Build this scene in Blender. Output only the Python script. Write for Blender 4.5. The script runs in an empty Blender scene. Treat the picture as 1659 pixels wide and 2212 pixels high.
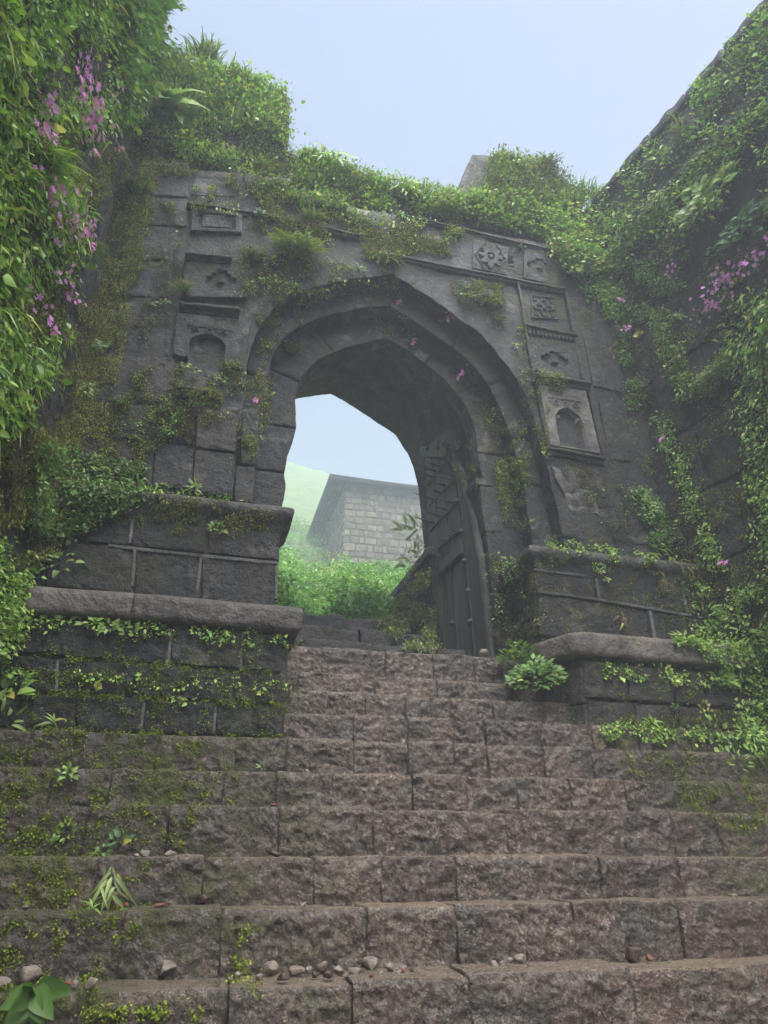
import bpy, math, random
import numpy as np
from mathutils import Vector, Matrix
from mathutils.bvhtree import BVHTree

random.seed(7)
RNG = np.random.default_rng(11)
C = bpy.context.scene.collection
sc = bpy.context.scene

# ---------------------------------------------------------------- camera
EYE = np.array([0.0, 0.0, 1.65])
TH, PS = math.radians(25.5), math.radians(14.0)
FPX, CX, CY = 1534.0, 829.5, 1106.0            # focal length and centre in a 1659 x 2212 picture
fw = np.array([math.sin(PS) * math.cos(TH), math.cos(PS) * math.cos(TH), math.sin(TH)])
rt = np.array([math.cos(PS), -math.sin(PS), 0.0])
up = np.cross(rt, fw)
cam_d = bpy.data.cameras.new("camera")
cam = bpy.data.objects.new("camera", cam_d)
C.objects.link(cam)
cam.matrix_world = Matrix(((rt[0], up[0], -fw[0], EYE[0]), (rt[1], up[1], -fw[1], EYE[1]),
                           (rt[2], up[2], -fw[2], EYE[2]), (0, 0, 0, 1)))
cam_d.sensor_fit = 'VERTICAL'
cam_d.sensor_height = 24.0
cam_d.lens = FPX / 2212.0 * 24.0
cam_d.clip_start, cam_d.clip_end = 0.05, 1000.0
sc.camera = cam

# ---------------------------------------------------------------- sky, sun, exposure
SUN_EL, SUN_ROT = math.radians(60), math.radians(178)
world = bpy.data.worlds.new("World"); sc.world = world
world.use_nodes = True
wn, wl = world.node_tree.nodes, world.node_tree.links
wn.clear()
wo = wn.new("ShaderNodeOutputWorld"); bgd = wn.new("ShaderNodeBackground")
sky = wn.new("ShaderNodeTexSky"); sky.sky_type = 'NISHITA'; sky.sun_disc = False
sky.sun_elevation, sky.sun_rotation = SUN_EL, SUN_ROT
sky.air_density, sky.dust_density, sky.ozone_density = 1.0, 6.0, 1.0
mx = wn.new("ShaderNodeMix"); mx.data_type = 'RGBA'
mx.inputs[0].default_value = 0.80                                   # cloud cover over the clear sky
mx.inputs[7].default_value = (.22, .40, .90, 1)                 # luminous fog cloud
wl.new(sky.outputs[0], mx.inputs[6]); wl.new(mx.outputs[2], bgd.inputs[0])
bgd.inputs[1].default_value = 0.05
wl.new(bgd.outputs[0], wo.inputs[0])
sd = bpy.data.lights.new("sun", 'SUN'); sd.energy = 1.5; sd.angle = math.radians(62); sd.color = (1, .98, .95)
sun = bpy.data.objects.new("sun", sd); C.objects.link(sun)
sdir = Vector((math.sin(SUN_ROT) * math.cos(SUN_EL), math.cos(SUN_ROT) * math.cos(SUN_EL), math.sin(SUN_EL)))
sun.rotation_euler = sdir.to_track_quat('Z', 'Y').to_euler()
sc.view_settings.view_transform = 'Standard'; sc.view_settings.look = 'None'
sc.view_settings.exposure = 2.98; sc.view_settings.gamma = 1.0
sc.view_settings.use_curve_mapping = False
sc.render.engine = 'CYCLES'
sc.cycles.use_denoising = True
sc.cycles.max_bounces = 6; sc.cycles.diffuse_bounces = 3; sc.cycles.glossy_bounces = 2
sc.cycles.transmission_bounces = 3; sc.cycles.volume_bounces = 3; sc.cycles.transparent_max_bounces = 4
sc.cycles.use_adaptive_sampling = True; sc.cycles.adaptive_threshold = 0.02

# ---------------------------------------------------------------- picture measuring helpers
def ray(px, py):
    return (px - CX) / FPX * rt - (py - CY) / FPX * up + fw
def at(px, py, Y):
    d = ray(px, py); return EYE + d * (Y / d[1])
def atX(px, py, X):
    d = ray(px, py); return EYE + d * (X / d[0])
def atZ(px, py, Z):
    d = ray(px, py); return EYE + d * ((Z - EYE[2]) / d[2])
def cr(ox, oy, *pts):                                              # points measured in an enlarged crop
    return [((ox + x / 2.37) * .92167, (oy + y / 2.37) * .92167) for x, y in pts]

# ---------------------------------------------------------------- noise
def _h(x, y, z, s):
    n = (x * 374761393 + y * 668265263 + z * 2147483647 + s * 1442695041) & 0xffffffff
    n = ((n ^ (n >> 13)) * 1274126177) & 0xffffffff
    n = ((n ^ (n >> 16)) * 2246822519) & 0xffffffff
    return ((n ^ (n >> 15)) & 0xffffff) / float(0xffffff)
def vn(P, s=0):
    I = np.floor(P).astype(np.int64); f = P - I; f = f * f * (3 - 2 * f)
    x, y, z = I[..., 0], I[..., 1], I[..., 2]; a, b, c = f[..., 0], f[..., 1], f[..., 2]
    r = 0
    for dx in (0, 1):
        for dy in (0, 1):
            for dz in (0, 1):
                w = (a if dx else 1 - a) * (b if dy else 1 - b) * (c if dz else 1 - c)
                r = r + w * _h(x + dx, y + dy, z + dz, s)
    return r * 2 - 1
def fbm(P, s=0, o=4, g=.5):
    r = 0; a = 1.0; P = np.asarray(P, float)
    for i in range(o):
        r = r + a * vn(P * (2.03 ** i) + i * 7.3, s + i); a *= g
    return r
def ridge(P, s=0, o=3):
    r = 0; a = 1.0
    for i in range(o):
        r = r + a * (1 - 2 * np.abs(vn(P * (2.1 ** i) + i * 3.1, s + i))); a *= .5
    return r

# ---------------------------------------------------------------- mesh helpers
def origin_of(o):
    v = Vector((0, 0, 0))
    while o is not None:
        v += o.location; o = o.parent
    return np.array(v)
def link(name, me, parent=None, kind=None):
    o = bpy.data.objects.new(name, me); C.objects.link(o)
    if parent is not None: o.parent = parent
    if kind: o['kind'] = kind
    return o
def make_mesh(name, V, faces, mat, smooth=True, colors=None, mats=None):
    V = np.asarray(V, float).reshape(-1, 3)
    me = bpy.data.meshes.new(name)
    if isinstance(faces, np.ndarray):
        k = faces.shape[1]; fl = faces.ravel().astype(np.int32)
        st = np.arange(len(faces), dtype=np.int32) * k
        tot = np.full(len(faces), k, dtype=np.int32)
    else:
        tot = np.array([len(f) for f in faces], dtype=np.int32)
        fl = np.array([i for f in faces for i in f], dtype=np.int32)
        st = np.concatenate([[0], np.cumsum(tot)[:-1]]).astype(np.int32)
    me.vertices.add(len(V)); me.vertices.foreach_set("co", V.ravel().astype(np.float32))
    me.loops.add(len(fl)); me.loops.foreach_set("vertex_index", fl)
    me.polygons.add(len(tot)); me.polygons.foreach_set("loop_start", st); me.polygons.foreach_set("loop_total", tot)
    if smooth: me.polygons.foreach_set("use_smooth", np.ones(len(tot), dtype=bool))
    if colors is not None:
        a = me.color_attributes.new("col", 'FLOAT_COLOR', 'POINT')
        c4 = np.ones((len(V), 4), np.float32); c4[:, :3] = colors
        a.data.foreach_set("color", c4.ravel())
    me.materials.append(mat)
    me.update(calc_edges=True); me.validate()
    return me
def obj(name, V, faces, mat, parent=None, kind=None, smooth=True, colors=None):
    V = np.asarray(V, float).reshape(-1, 3)
    if parent is not None: V = V - origin_of(parent)
    return link(name, make_mesh(name, V, faces, mat, smooth, colors), parent, kind)
def thing(name, label, cat, loc, group=None):
    o = bpy.data.objects.new(name, None); C.objects.link(o)
    o.empty_display_size = .2
    o.location = Vector([float(v) for v in loc]); o['label'] = label; o['category'] = cat
    if group: o['group'] = group
    return o
def tag(o, label, cat, group=None):
    o['label'] = label; o['category'] = cat
    if group: o['group'] = group
    return o
def gridfaces(nu, nv, off=0, flip=False):
    i = np.arange(nu - 1)[:, None] * nv + np.arange(nv - 1)[None, :] + off
    q = np.stack([i, i + nv, i + nv + 1, i + 1], -1).reshape(-1, 4)
    return q[:, ::-1] if flip else q
def resample(pts, n):
    P = np.asarray(pts, float); d = np.r_[0, np.cumsum(np.linalg.norm(np.diff(P, axis=0), axis=1))]
    t = np.linspace(0, d[-1], n)
    return np.stack([np.interp(t, d, P[:, k]) for k in range(P.shape[1])], -1)
def smooth_poly(pts, it=2):
    P = np.asarray(pts, float)
    for _ in range(it):
        Q = [P[0]]
        for a, b in zip(P[:-1], P[1:]):
            Q += [a * .75 + b * .25, a * .25 + b * .75]
        Q.append(P[-1]); P = np.array(Q)
    return P
# rounded, rough box from a front quad (four corners: bottom left, bottom right, top right, top left) and a depth vector
def block_arrays(q, dep, res=.02, r=.015, amp=.008, freq=9., seed=0, edge=.006, chisel=0.0, back=False, fine=0.0):
    q = [np.asarray(p, float) for p in q]; dep = np.asarray(dep, float)
    w = (np.linalg.norm(q[1] - q[0]) + np.linalg.norm(q[2] - q[3])) / 2
    h = (np.linalg.norm(q[3] - q[0]) + np.linalg.norm(q[2] - q[1])) / 2
    d = np.linalg.norm(dep)
    S = np.array([w, h, d]); N = np.maximum(np.round(S / np.array([res, res, res * 1.5])), 2).astype(int)
    N = np.minimum(N, 110)
    Vs, Fs = [], []; off = 0
    def face(ax, side):
        nonlocal off
        o1, o2 = [k for k in range(3) if k != ax]
        a = np.linspace(0, 1, N[o1] + 1); b = np.linspace(0, 1, N[o2] + 1)
        T = np.zeros((len(a), len(b), 3)); T[..., o1] = a[:, None]; T[..., o2] = b[None, :]; T[..., ax] = side
        Vs.append(T.reshape(-1, 3))
        flip = (side == 1) ^ (ax == 1)
        Fs.append(gridfaces(len(a), len(b), off, flip=not flip)); off += len(a) * len(b)
    face(2, 0); face(1, 1); face(1, 0); face(0, 0); face(0, 1)
    if back: face(2, 1)
    T = np.concatenate(Vs); F = np.concatenate(Fs)
    p = T * S; rr = min(r, w * .4, h * .4, d * .4)
    lo = np.full(3, rr); hi = S - rr
    if not back: hi[2] = S[2] + 1
    qc = np.clip(p, lo, hi); dv = p - qc; L = np.linalg.norm(dv, axis=1)
    p = np.where(L[:, None] > 1e-9, qc + dv / np.maximum(L, 1e-9)[:, None] * rr, p)
    T = p / S
    u, v, t = T[:, 0:1], T[:, 1:2], T[:, 2:3]
    W = (q[0] * (1 - u) + q[1] * u) * (1 - v) + (q[3] * (1 - u) + q[2] * u) * v + dep * t
    n = np.cross(q[1] - q[0], q[3] - q[0]); n /= np.linalg.norm(n)
    if n @ dep > 0: n = -n
    P = W * freq
    f = np.clip(1 - t / .25, 0, 1)
    disp = np.zeros((len(W), 1))
    calm = 1.0
    if fine: calm = np.clip((1 - v) / .13, .10, 1) * np.where(t > .04, .25, 1)
    disp += fbm(P, seed, 4)[:, None] * amp * calm
    if chisel:
        Pw = W * np.array([1, 1, 1.5]) + 0.05 * np.stack([fbm(W * 9, seed + 5, 2), fbm(W * 9, seed + 6, 2), fbm(W * 9, seed + 7, 2)], -1)
        disp += (ridge(Pw * 11, seed + 20, 4)[:, None] - .4) * chisel * calm
    if fine:
        Pf = W + 0.02 * np.stack([fbm(W * 22, seed + 41, 2), fbm(W * 22, seed + 42, 2), fbm(W * 22, seed + 43, 2)], -1)
        msk = np.clip(fbm(W * 3, seed + 44, 2) * 1.2 + .75, .15, 1.3)
        disp += (ridge(Pf * 27, seed + 45, 3) * msk)[:, None] * fine * calm
    W = W + n * disp
    jit = np.stack([fbm(W * 6 + 11, seed + 31, 3), fbm(W * 6 + 5, seed + 32, 3), fbm(W * 6 + 2, seed + 33, 3)], -1)
    W = W + jit * edge
    return W, F
def block(name, q, dep, mat, parent, **kw):
    W, F = block_arrays(q, dep, **kw)
    return obj(name, W, F, mat, parent)
def rect(x0, x1, z0, z1, y):
    return [(x0, y, z0), (x1, y, z0), (x1, y, z1), (x0, y, z1)]
def box_arrays(x0, x1, y0, y1, z0, z1):
    V = np.array([(x, y, z) for x in (x0, x1) for y in (y0, y1) for z in (z0, z1)], float)
    F = np.array([(0, 1, 3, 2), (4, 6, 7, 5), (0, 4, 5, 1), (2, 3, 7, 6), (0, 2, 6, 4), (1, 5, 7, 3)])
    return V, F
class MB:
    def __init__(s): s.V, s.F, s.n = [], [], 0
    def add(s, V, F):
        V = np.asarray(V, float).reshape(-1, 3); s.V.append(V)
        s.F += [tuple(int(i) + s.n for i in f) for f in F]; s.n += len(V)
    def box(s, *a): s.add(*box_arrays(*a))
    def tube(s, pts, r, n=6, cap=True):
        P = np.asarray(pts, float); r = np.broadcast_to(r, len(P)); V = []
        for i, p in enumerate(P):
            t = P[min(i + 1, len(P) - 1)] - P[max(i - 1, 0)]; t = t / (np.linalg.norm(t) + 1e-9)
            a = np.cross(t, (0, 0, 1) if abs(t[2]) < .9 else (1, 0, 0)); a /= np.linalg.norm(a); b = np.cross(t, a)
            for k in range(n):
                an = 2 * math.pi * k / n; V.append(p + r[i] * (a * math.cos(an) + b * math.sin(an)))
        F = []
        for i in range(len(P) - 1):
            for k in range(n):
                F.append((i * n + k, i * n + (k + 1) % n, (i + 1) * n + (k + 1) % n, (i + 1) * n + k))
        if cap:
            F.append(tuple(range(n))[::-1]); F.append(tuple((len(P) - 1) * n + k for k in range(n)))
        s.add(V, F)
    def build(s, name, mat, parent=None, kind=None, smooth=False):
        return obj(name, np.concatenate(s.V), s.F, mat, parent, kind, smooth)

# ---------------------------------------------------------------- materials
class NT:
    def __init__(s, name):
        s.m = bpy.data.materials.new(name); s.m.use_nodes = True
        s.n, s.l = s.m.node_tree.nodes, s.m.node_tree.links; s.n.clear()
        s.out = s.n.new("ShaderNodeOutputMaterial"); s.b = s.n.new("ShaderNodeBsdfPrincipled")
        s.l.new(s.b.outputs[0], s.out.inputs[0])
        s.pos = s.n.new("ShaderNodeNewGeometry").outputs['Position']
    def noise(s, scale, detail=4, rough=.55, vec=None, dist=0., out=0):
        k = s.n.new("ShaderNodeTexNoise"); k.inputs['Scale'].default_value = scale
        k.inputs['Detail'].default_value = detail; k.inputs['Roughness'].default_value = rough
        k.inputs['Distortion'].default_value = dist
        s.l.new(vec or s.pos, k.inputs['Vector']); return k.outputs[out]
    def stretch(s, v):
        k = s.n.new("ShaderNodeVectorMath"); k.operation = 'MULTIPLY'; k.inputs[1].default_value = v
        s.l.new(s.pos, k.inputs[0]); return k.outputs[0]
    def ramp(s, fac, stops):
        k = s.n.new("ShaderNodeValToRGB"); e = k.color_ramp.elements
        while len(e) < len(stops): e.new(.5)
        for i, (p, c) in enumerate(stops):
            e[i].position = p
            e[i].color = (*c, 1) if isinstance(c, (tuple, list)) else (c, c, c, 1)
        s.l.new(fac, k.inputs[0]); return k.outputs[0]
    def mix(s, f, a, b, mode='MIX'):
        k = s.n.new("ShaderNodeMix"); k.data_type = 'RGBA'; k.blend_type = mode
        for i, v in ((0, f), (6, a), (7, b)):
            if isinstance(v, (int, float)): k.inputs[i].default_value = v
            elif isinstance(v, tuple): k.inputs[i].default_value = (*v, 1)
            else: s.l.new(v, k.inputs[i])
        return k.outputs[2]
    def math(s, op, a, b=0., c=0.):
        k = s.n.new("ShaderNodeMath"); k.operation = op
        for i, v in enumerate((a, b, c)):
            if isinstance(v, (int, float)): k.inputs[i].default_value = v
            else: s.l.new(v, k.inputs[i])
        return k.outputs[0]
    def sep(s, v, i):
        k = s.n.new("ShaderNodeSeparateXYZ"); s.l.new(v, k.inputs[0]); return k.outputs[i]
    def rng(s, v, a, b, c=0., d=1.):
        k = s.n.new("ShaderNodeMapRange"); k.inputs[1].default_value = a; k.inputs[2].default_value = b
        k.inputs[3].default_value = c; k.inputs[4].default_value = d; s.l.new(v, k.inputs[0]); return k.outputs[0]
    def bump(s, h, strength, dist, prev=None):
        k = s.n.new("ShaderNodeBump"); k.inputs['Strength'].default_value = strength; k.inputs['Distance'].default_value = dist
        s.l.new(h, k.inputs['Height'])
        if prev is not None: s.l.new(prev, k.inputs['Normal'])
        return k.outputs[0]
    def nz(s):
        g = s.n.new("ShaderNodeNewGeometry"); return s.sep(g.outputs['Normal'], 2)
    def fin(s, col, rough=.6, normal=None, spec=None):
        if isinstance(col, tuple): s.b.inputs['Base Color'].default_value = (*col, 1)
        else: s.l.new(col, s.b.inputs['Base Color'])
        if isinstance(rough, (int, float)): s.b.inputs['Roughness'].default_value = rough
        else: s.l.new(rough, s.b.inputs['Roughness'])
        if normal is not None: s.l.new(normal, s.b.inputs['Normal'])
        if spec is not None: s.b.inputs['Specular IOR Level'].default_value = spec
        return s.m

def stair_stone():
    t = NT("wet_stair_stone")
    big = t.noise(2.2, 3, .6); mid = t.noise(13, 5, .65, dist=.6); fine = t.noise(70, 4, .7)
    col = t.ramp(mid, [(.30, (.050, .038, .031)), (.45, (.13, .098, .080)), (.58, (.205, .160, .132)), (.75, (.30, .245, .21))])
    rust = t.math('MULTIPLY', t.ramp(t.noise(5, 4, .6), [(.45, 0.), (.62, 1.)]), t.rng(t.sep(t.pos, 0), .6, 3.2, .15, .95))
    rust = t.math('MULTIPLY', rust, t.rng(t.sep(t.pos, 2), 2.2, .9, .25, 1.))
    col = t.mix(t.math('MULTIPLY', rust, .8), col, t.mix(mid, (.07, .025, .013), (.21, .095, .06)))
    teal = t.ramp(t.noise(3.7, 4, .6), [(.52, 0.), (.66, 1.)])
    col = t.mix(t.math('MULTIPLY', teal, .72), col, t.mix(mid, (.02, .028, .026), (.09, .11, .10)))
    soil = t.ramp(t.noise(1.4, 3), [(.5, 0.), (.65, 1.)])
    col = t.mix(t.math('MULTIPLY', soil, .35), col, (.10, .085, .065))
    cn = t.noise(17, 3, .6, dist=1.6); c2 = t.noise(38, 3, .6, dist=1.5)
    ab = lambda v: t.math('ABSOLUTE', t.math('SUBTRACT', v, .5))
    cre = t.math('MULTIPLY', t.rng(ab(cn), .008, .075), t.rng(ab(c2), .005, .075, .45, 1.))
    col = t.mix(cre, t.mix(.75, col, (.035, .018, .012)), t.mix(t.rng(c2, .35, .65, 0., .5), col, (.27, .235, .215)))  # crease shade and paler facet sheen painted into the colour, soil-brown in the folds
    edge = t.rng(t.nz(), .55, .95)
    col = t.mix(t.math('MULTIPLY', edge, .6), col, (.29, .235, .19))  # upward faces paler: worn treads plus sky light painted into the colour
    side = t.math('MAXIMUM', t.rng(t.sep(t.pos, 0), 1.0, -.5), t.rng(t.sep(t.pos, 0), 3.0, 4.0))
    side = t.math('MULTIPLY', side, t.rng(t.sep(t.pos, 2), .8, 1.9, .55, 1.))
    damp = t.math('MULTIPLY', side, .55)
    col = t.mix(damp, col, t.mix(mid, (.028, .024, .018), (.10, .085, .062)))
    ms = t.noise(9, 7, .7); m2 = t.noise(2.6, 3, .5)
    mk = t.math('MULTIPLY', t.ramp(t.math('ADD', t.math('MULTIPLY', ms, .6), t.math('MULTIPLY', m2, .4)), [(.50, 0.), (.56, 1.)]), side)
    col = t.mix(mk, col, t.mix(t.ramp(fine, [(.35, 0.), (.65, 1.)]), (.035, .045, .006), (.15, .18, .02)))
    oi = t.n.new('ShaderNodeObjectInfo'); col = t.mix(1., col, t.ramp(oi.outputs['Random'], [(0., (.64, .63, .62)), (.5, (.80, .785, .76)), (1., (1., .95, .88))]), 'MULTIPLY'); col = t.mix(1., col, (1.78, 1.82, 1.78), 'MULTIPLY')
    rgh = t.math('ADD', t.ramp(t.noise(8, 4), [(.35, .16), (.65, .42)]), t.math('MULTIPLY', mk, .4))
    rgh = t.math('ADD', rgh, t.math('MULTIPLY', side, .22))
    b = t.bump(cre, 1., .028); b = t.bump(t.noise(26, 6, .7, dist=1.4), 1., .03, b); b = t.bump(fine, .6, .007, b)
    b = t.bump(t.math('MULTIPLY', mk, fine), 1, .02, b)
    return t.fin(col, rgh, b, .8)
def wall_stone(name, c0, c1, c2, moss=.5, rough=.5, bs=.9, light=.0, dirt=.5, streak=.5, bscale=55, mo=1.):
    t = NT(name)
    big = t.noise(1.3, 4, .6); mid = t.noise(9, 6, .65); fine = t.noise(bscale, 5, .7, dist=.5)
    f = t.math('ADD', t.math('MULTIPLY', big, .6), t.math('MULTIPLY', mid, .4))
    col = t.ramp(f, [(.38, c0), (.5, c1), (.62, c2)])
    pit = t.rng(fine, .34, .50)
    col = t.mix(mo, col, t.mix(pit, t.mix(.75, col, (.005, .005, .006)), t.mix(t.rng(fine, .52, .72, 0., .45), col, (.12, .12, .125))))
    mot = t.noise(21, 4, .7, dist=.8)
    col = t.mix(mo, col, t.mix(t.rng(mot, .36, .47), t.mix(.8, col, (.005, .006, .008)), t.mix(t.rng(mot, .55, .68, 0., .55), col, (.12, .125, .13))))
    wet = t.ramp(t.noise(.9, 3, .5, vec=t.stretch((3, 3, 1))), [(.42, 0.), (.58, 1.)])
    col = t.mix(t.math('MULTIPLY', wet, .45), col, (.012, .013, .018))
    st = t.noise(1.0, 5, .7, vec=t.stretch((7, 7, .7)))
    br = t.math('MULTIPLY', t.ramp(t.math('ADD', t.math('MULTIPLY', st, .5), t.math('MULTIPLY', t.noise(2.4, 5, .7), .5)), [(.49, 0.), (.54, 1.)]), streak)
    col = t.mix(br, col, t.mix(fine, (.020, .015, .009), (.065, .054, .028)))
    lich = t.ramp(t.noise(2.1, 7, .72), [(.58, 0.), (.63, .7)])
    col = t.mix(lich, col, t.mix(fine, (.07, .068, .06), (.19, .18, .155)))
    if light:
        lt = t.math('MULTIPLY', t.ramp(t.noise(3.2, 6, .7), [(.55, 0.), (.62, 1.)]), light)
        col = t.mix(lt, col, (.19, .185, .17))
    ms = t.noise(5.5, 8, .75); m2 = t.noise(1.7, 4, .6)
    mm = t.math('ADD', t.math('MULTIPLY', ms, .5), t.math('MULTIPLY', m2, .5))
    mm = t.math('ADD', mm, t.rng(t.nz(), .1, .9, 0., .12))
    mk = t.math('MULTIPLY', t.ramp(mm, [(.52, 0.), (.58, 1.)]), moss)
    col = t.mix(mk, col, t.mix(t.ramp(t.noise(60, 3), [(.35, 0.), (.65, 1.)]), (.028, .032, .008), (.11, .115, .022)))
    col = t.mix(t.ramp(t.noise(120, 2, .5), [(.68, 0.), (.74, .35)]), col, (.22, .22, .21))
    oi = t.n.new('ShaderNodeObjectInfo'); col = t.mix(1., col, t.ramp(oi.outputs['Random'], [(0., (.66, .67, .70)), (1., (1., .99, .97))]), 'MULTIPLY')
    rgh = t.math('ADD', t.ramp(t.noise(6, 3), [(.3, rough - .15), (.7, rough + .15)]), t.math('MULTIPLY', mk, .3))
    b = t.bump(t.noise(12, 5, .6), .8, .05); b = t.bump(mot, .8 * bs, .03, b); b = t.bump(fine, bs, .022, b)
    b = t.bump(t.math('MULTIPLY', mk, t.noise(45, 4)), 1., .03, b)
    return t.fin(col, rgh, b)
M = {}
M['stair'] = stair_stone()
M['dark'] = wall_stone("dark_basalt_wall", (.007, .009, .013), (.018, .021, .028), (.044, .048, .056), moss=.7, rough=.45, streak=.45)
M['arch'] = wall_stone("arch_stone", (.012, .014, .019), (.029, .033, .041), (.062, .067, .076), moss=.55, rough=.5, streak=.35, light=.7)
M['block'] = wall_stone("hewn_block", (.008, .009, .012), (.020, .022, .027), (.052, .052, .056), moss=.35, rough=.42, streak=.4, bs=1.0, bscale=38)
M['blockR'] = wall_stone("brown_hewn_block", (.034, .028, .024), (.075, .062, .054), (.14, .115, .10), moss=.3, rough=.5, streak=.4, bs=1.0, bscale=38)
M['cap'] = wall_stone("smooth_coping", (.10, .083, .071), (.165, .137, .118), (.25, .22, .195), moss=.12, rough=.55, streak=.15, bs=.3, mo=.25, bscale=90)
M['capdark'] = wall_stone("dark_moulding", (.034, .033, .034), (.065, .063, .062), (.12, .115, .108), moss=.3, rough=.55, streak=.3, bs=.6, mo=.6, bscale=60)
M['plaster'] = wall_stone("old_plaster", (.14, .132, .118), (.24, .232, .21), (.38, .37, .345), mo=.4, moss=.25, rough=.75, streak=.3, bs=.6)
M['mortar'] = wall_stone("mortar", (.13, .127, .118), (.21, .205, .195), (.32, .31, .295), mo=.35, moss=.3, rough=.75, streak=.3, bs=.6)
M['mortard'] = wall_stone("dark_mortar", (.02, .02, .018), (.045, .042, .038), (.09, .085, .078), moss=.6, rough=.75, streak=.5, bs=.6)
M['passage'] = wall_stone("passage_stone", (.022, .022, .024), (.045, .044, .046), (.08, .077, .075), moss=.15, rough=.75, streak=.2)
M['bastion'] = wall_stone("bastion_stone", (.008, .009, .012), (.020, .021, .025), (.042, .043, .045), moss=.75, rough=.42, streak=.8, bs=1.0)
def wood(name, a, b_, rough=.65):
    t = NT(name)
    g = t.noise(3.0, 6, .65, vec=t.stretch((16, 16, 1.2)), dist=.3)
    col = t.ramp(g, [(.3, a), (.7, b_)])
    col = t.mix(t.ramp(t.noise(4, 4), [(.45, 0.), (.7, .5)]), col, (.05, .06, .045))
    b = t.bump(g, .9, .012); b = t.bump(t.noise(60, 3, vec=t.stretch((3, 3, .3))), .4, .004, b)
    return t.fin(col, rough, b)
M['wood'] = wood("weathered_wood", (.018, .020, .017), (.09, .09, .078))
M['woodd'] = wood('dark_wet_wood', (.010, .011, .010), (.038, .038, .034))
M['woodl'] = wood("bleached_wood", (.07, .072, .070), (.24, .24, .23))
def simple(name, c0, c1, scale=20, rough=.7, bump=.4, bd=.01, var=.55):
    t = NT(name); n = t.noise(scale, 5, .65); oi = t.n.new('ShaderNodeObjectInfo')
    return t.fin(t.mix(1., t.ramp(n, [(.3, c0), (.7, c1)]), t.ramp(oi.outputs['Random'], [(0., 1 - var), (1., 1.)]), 'MULTIPLY'), rough, t.bump(n, bump, bd))
M['iron'] = simple("rusty_iron", (.02, .018, .017), (.06, .045, .038), 40, .55)
M['roof'] = simple("old_roof_sheet", (.020, .019, .018), (.042, .040, .038), 5, .7)
M['hstone'] = simple("house_stone", (.085, .070, .045), (.26, .215, .14), 3, .8, .6, .03)
M['hmortar'] = simple("house_mortar", (.15, .135, .10), (.23, .21, .165), 12, .85)
M['rock'] = simple("loose_rock", (.12, .095, .075), (.30, .25, .205), 30, .7, .8, .01, var=.2)
M['rockd'] = simple("dark_loose_rock", (.04, .022, .016), (.11, .07, .055), 30, .4, .8, .01, var=.2)
M['brick'] = simple("red_stone_chip", (.14, .045, .025), (.24, .09, .055), 40, .6, .5, .005)
M['hill'] = simple("hill_grass", (.06, .11, .035), (.15, .21, .06), .7, .9, 1., .3, var=0.)
M['soil'] = simple("wet_soil", (.03, .022, .016), (.07, .052, .04), 10, .5, .6, .02)
M['stem'] = simple("plant_stem", (.03, .05, .015), (.07, .08, .03), 30, .7)
M['twig'] = simple("dry_twig", (.07, .045, .03), (.16, .11, .07), 30, .7)

def leafmat(name, col=None, rough=.45, var=.35, trans=.3):
    t = NT(name)
    if col is None:
        a = t.n.new("ShaderNodeAttribute"); a.attribute_name = "col"; c = a.outputs['Color']
    else:
        oi = t.n.new("ShaderNodeObjectInfo")
        c = t.mix(oi.outputs['Random'], tuple(v * (1 - var) for v in col), tuple(v * (1 + var) for v in col))
    t.fin(c, rough)
    tr = t.n.new("ShaderNodeBsdfTranslucent"); ms = t.n.new("ShaderNodeMixShader"); ms.inputs[0].default_value = trans
    c2 = t.mix(1., c, (1.0, 1.15, .55), 'MULTIPLY')
    t.l.new(c2, tr.inputs[0]); t.l.new(t.b.outputs[0], ms.inputs[1]); t.l.new(tr.outputs[0], ms.inputs[2])
    t.l.new(ms.outputs[0], t.out.inputs[0]); return t.m
M['leafcol'] = leafmat("foliage")
M['lb'] = leafmat("bright_leaf", (.23, .36, .08))
M['lm'] = leafmat("mid_green_leaf", (.14, .26, .065))
M['ld'] = leafmat("blue_green_leaf", (.075, .165, .06))
M['lp'] = leafmat('pale_leaf', (.30, .38, .15))
M['ly'] = leafmat("yellow_leaf", (.36, .34, .07))
M['lbr'] = leafmat("withered_leaf", (.24, .19, .08))
M['lr'] = leafmat("reddish_leaf", (.17, .10, .07))
M['pink'] = leafmat("pink_petal", (.86, .36, .84), .5, .3)
M['moss'] = leafmat("moss_tufts", None, .9)

# ================================================================ STRUCTURE
YF = 6.3
SOLID = []                                                          # surfaces that plants can grow on
def solid(o): SOLID.append(o); return o

# ---- staircase: every hewn stone of every riser is a part
EDGE = [2115, 1955, 1850, 1745, 1670, 1600, 1545, 1500, 1460, 1405]
SY = [(14.6 + 1.25 * k) * .25 for k in range(10)]
SZ = [float(at(830, e, y)[2]) for e, y in zip(EDGE, SY)]
SY.append(6.78); SZ.append(SZ[9])
JOINT = {0: [171, 496, 760, 1020, 1371], 1: [272, 480, 791, 985, 1240, 1467], 2: [210, 440, 680, 826, 985, 1294, 1469],
         3: [190, 365, 603, 806, 966, 1094, 1348, 1450, 1547], 4: [110, 237, 334, 482, 596, 717, 890, 1008, 1117, 1230, 1348, 1457, 1570],
         5: [60, 175, 338, 509, 618, 763, 881, 981, 1051, 1173, 1278, 1364, 1465, 1585],
         6: [763, 880, 980, 1046, 1173, 1278, 1375, 1480, 1560], 7: [623, 790, 876, 930, 1063],
         8: [643, 810, 943, 1020], 9: [696, 833, 936, 1023, 1083]}
stairs = thing('stone_staircase', 'wet brown rough-hewn stone staircase climbing to the arched gateway', 'staircase', (1.7, 4.5, 0))
stairs['kind'] = 'structure'
XR = 5.25
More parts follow.
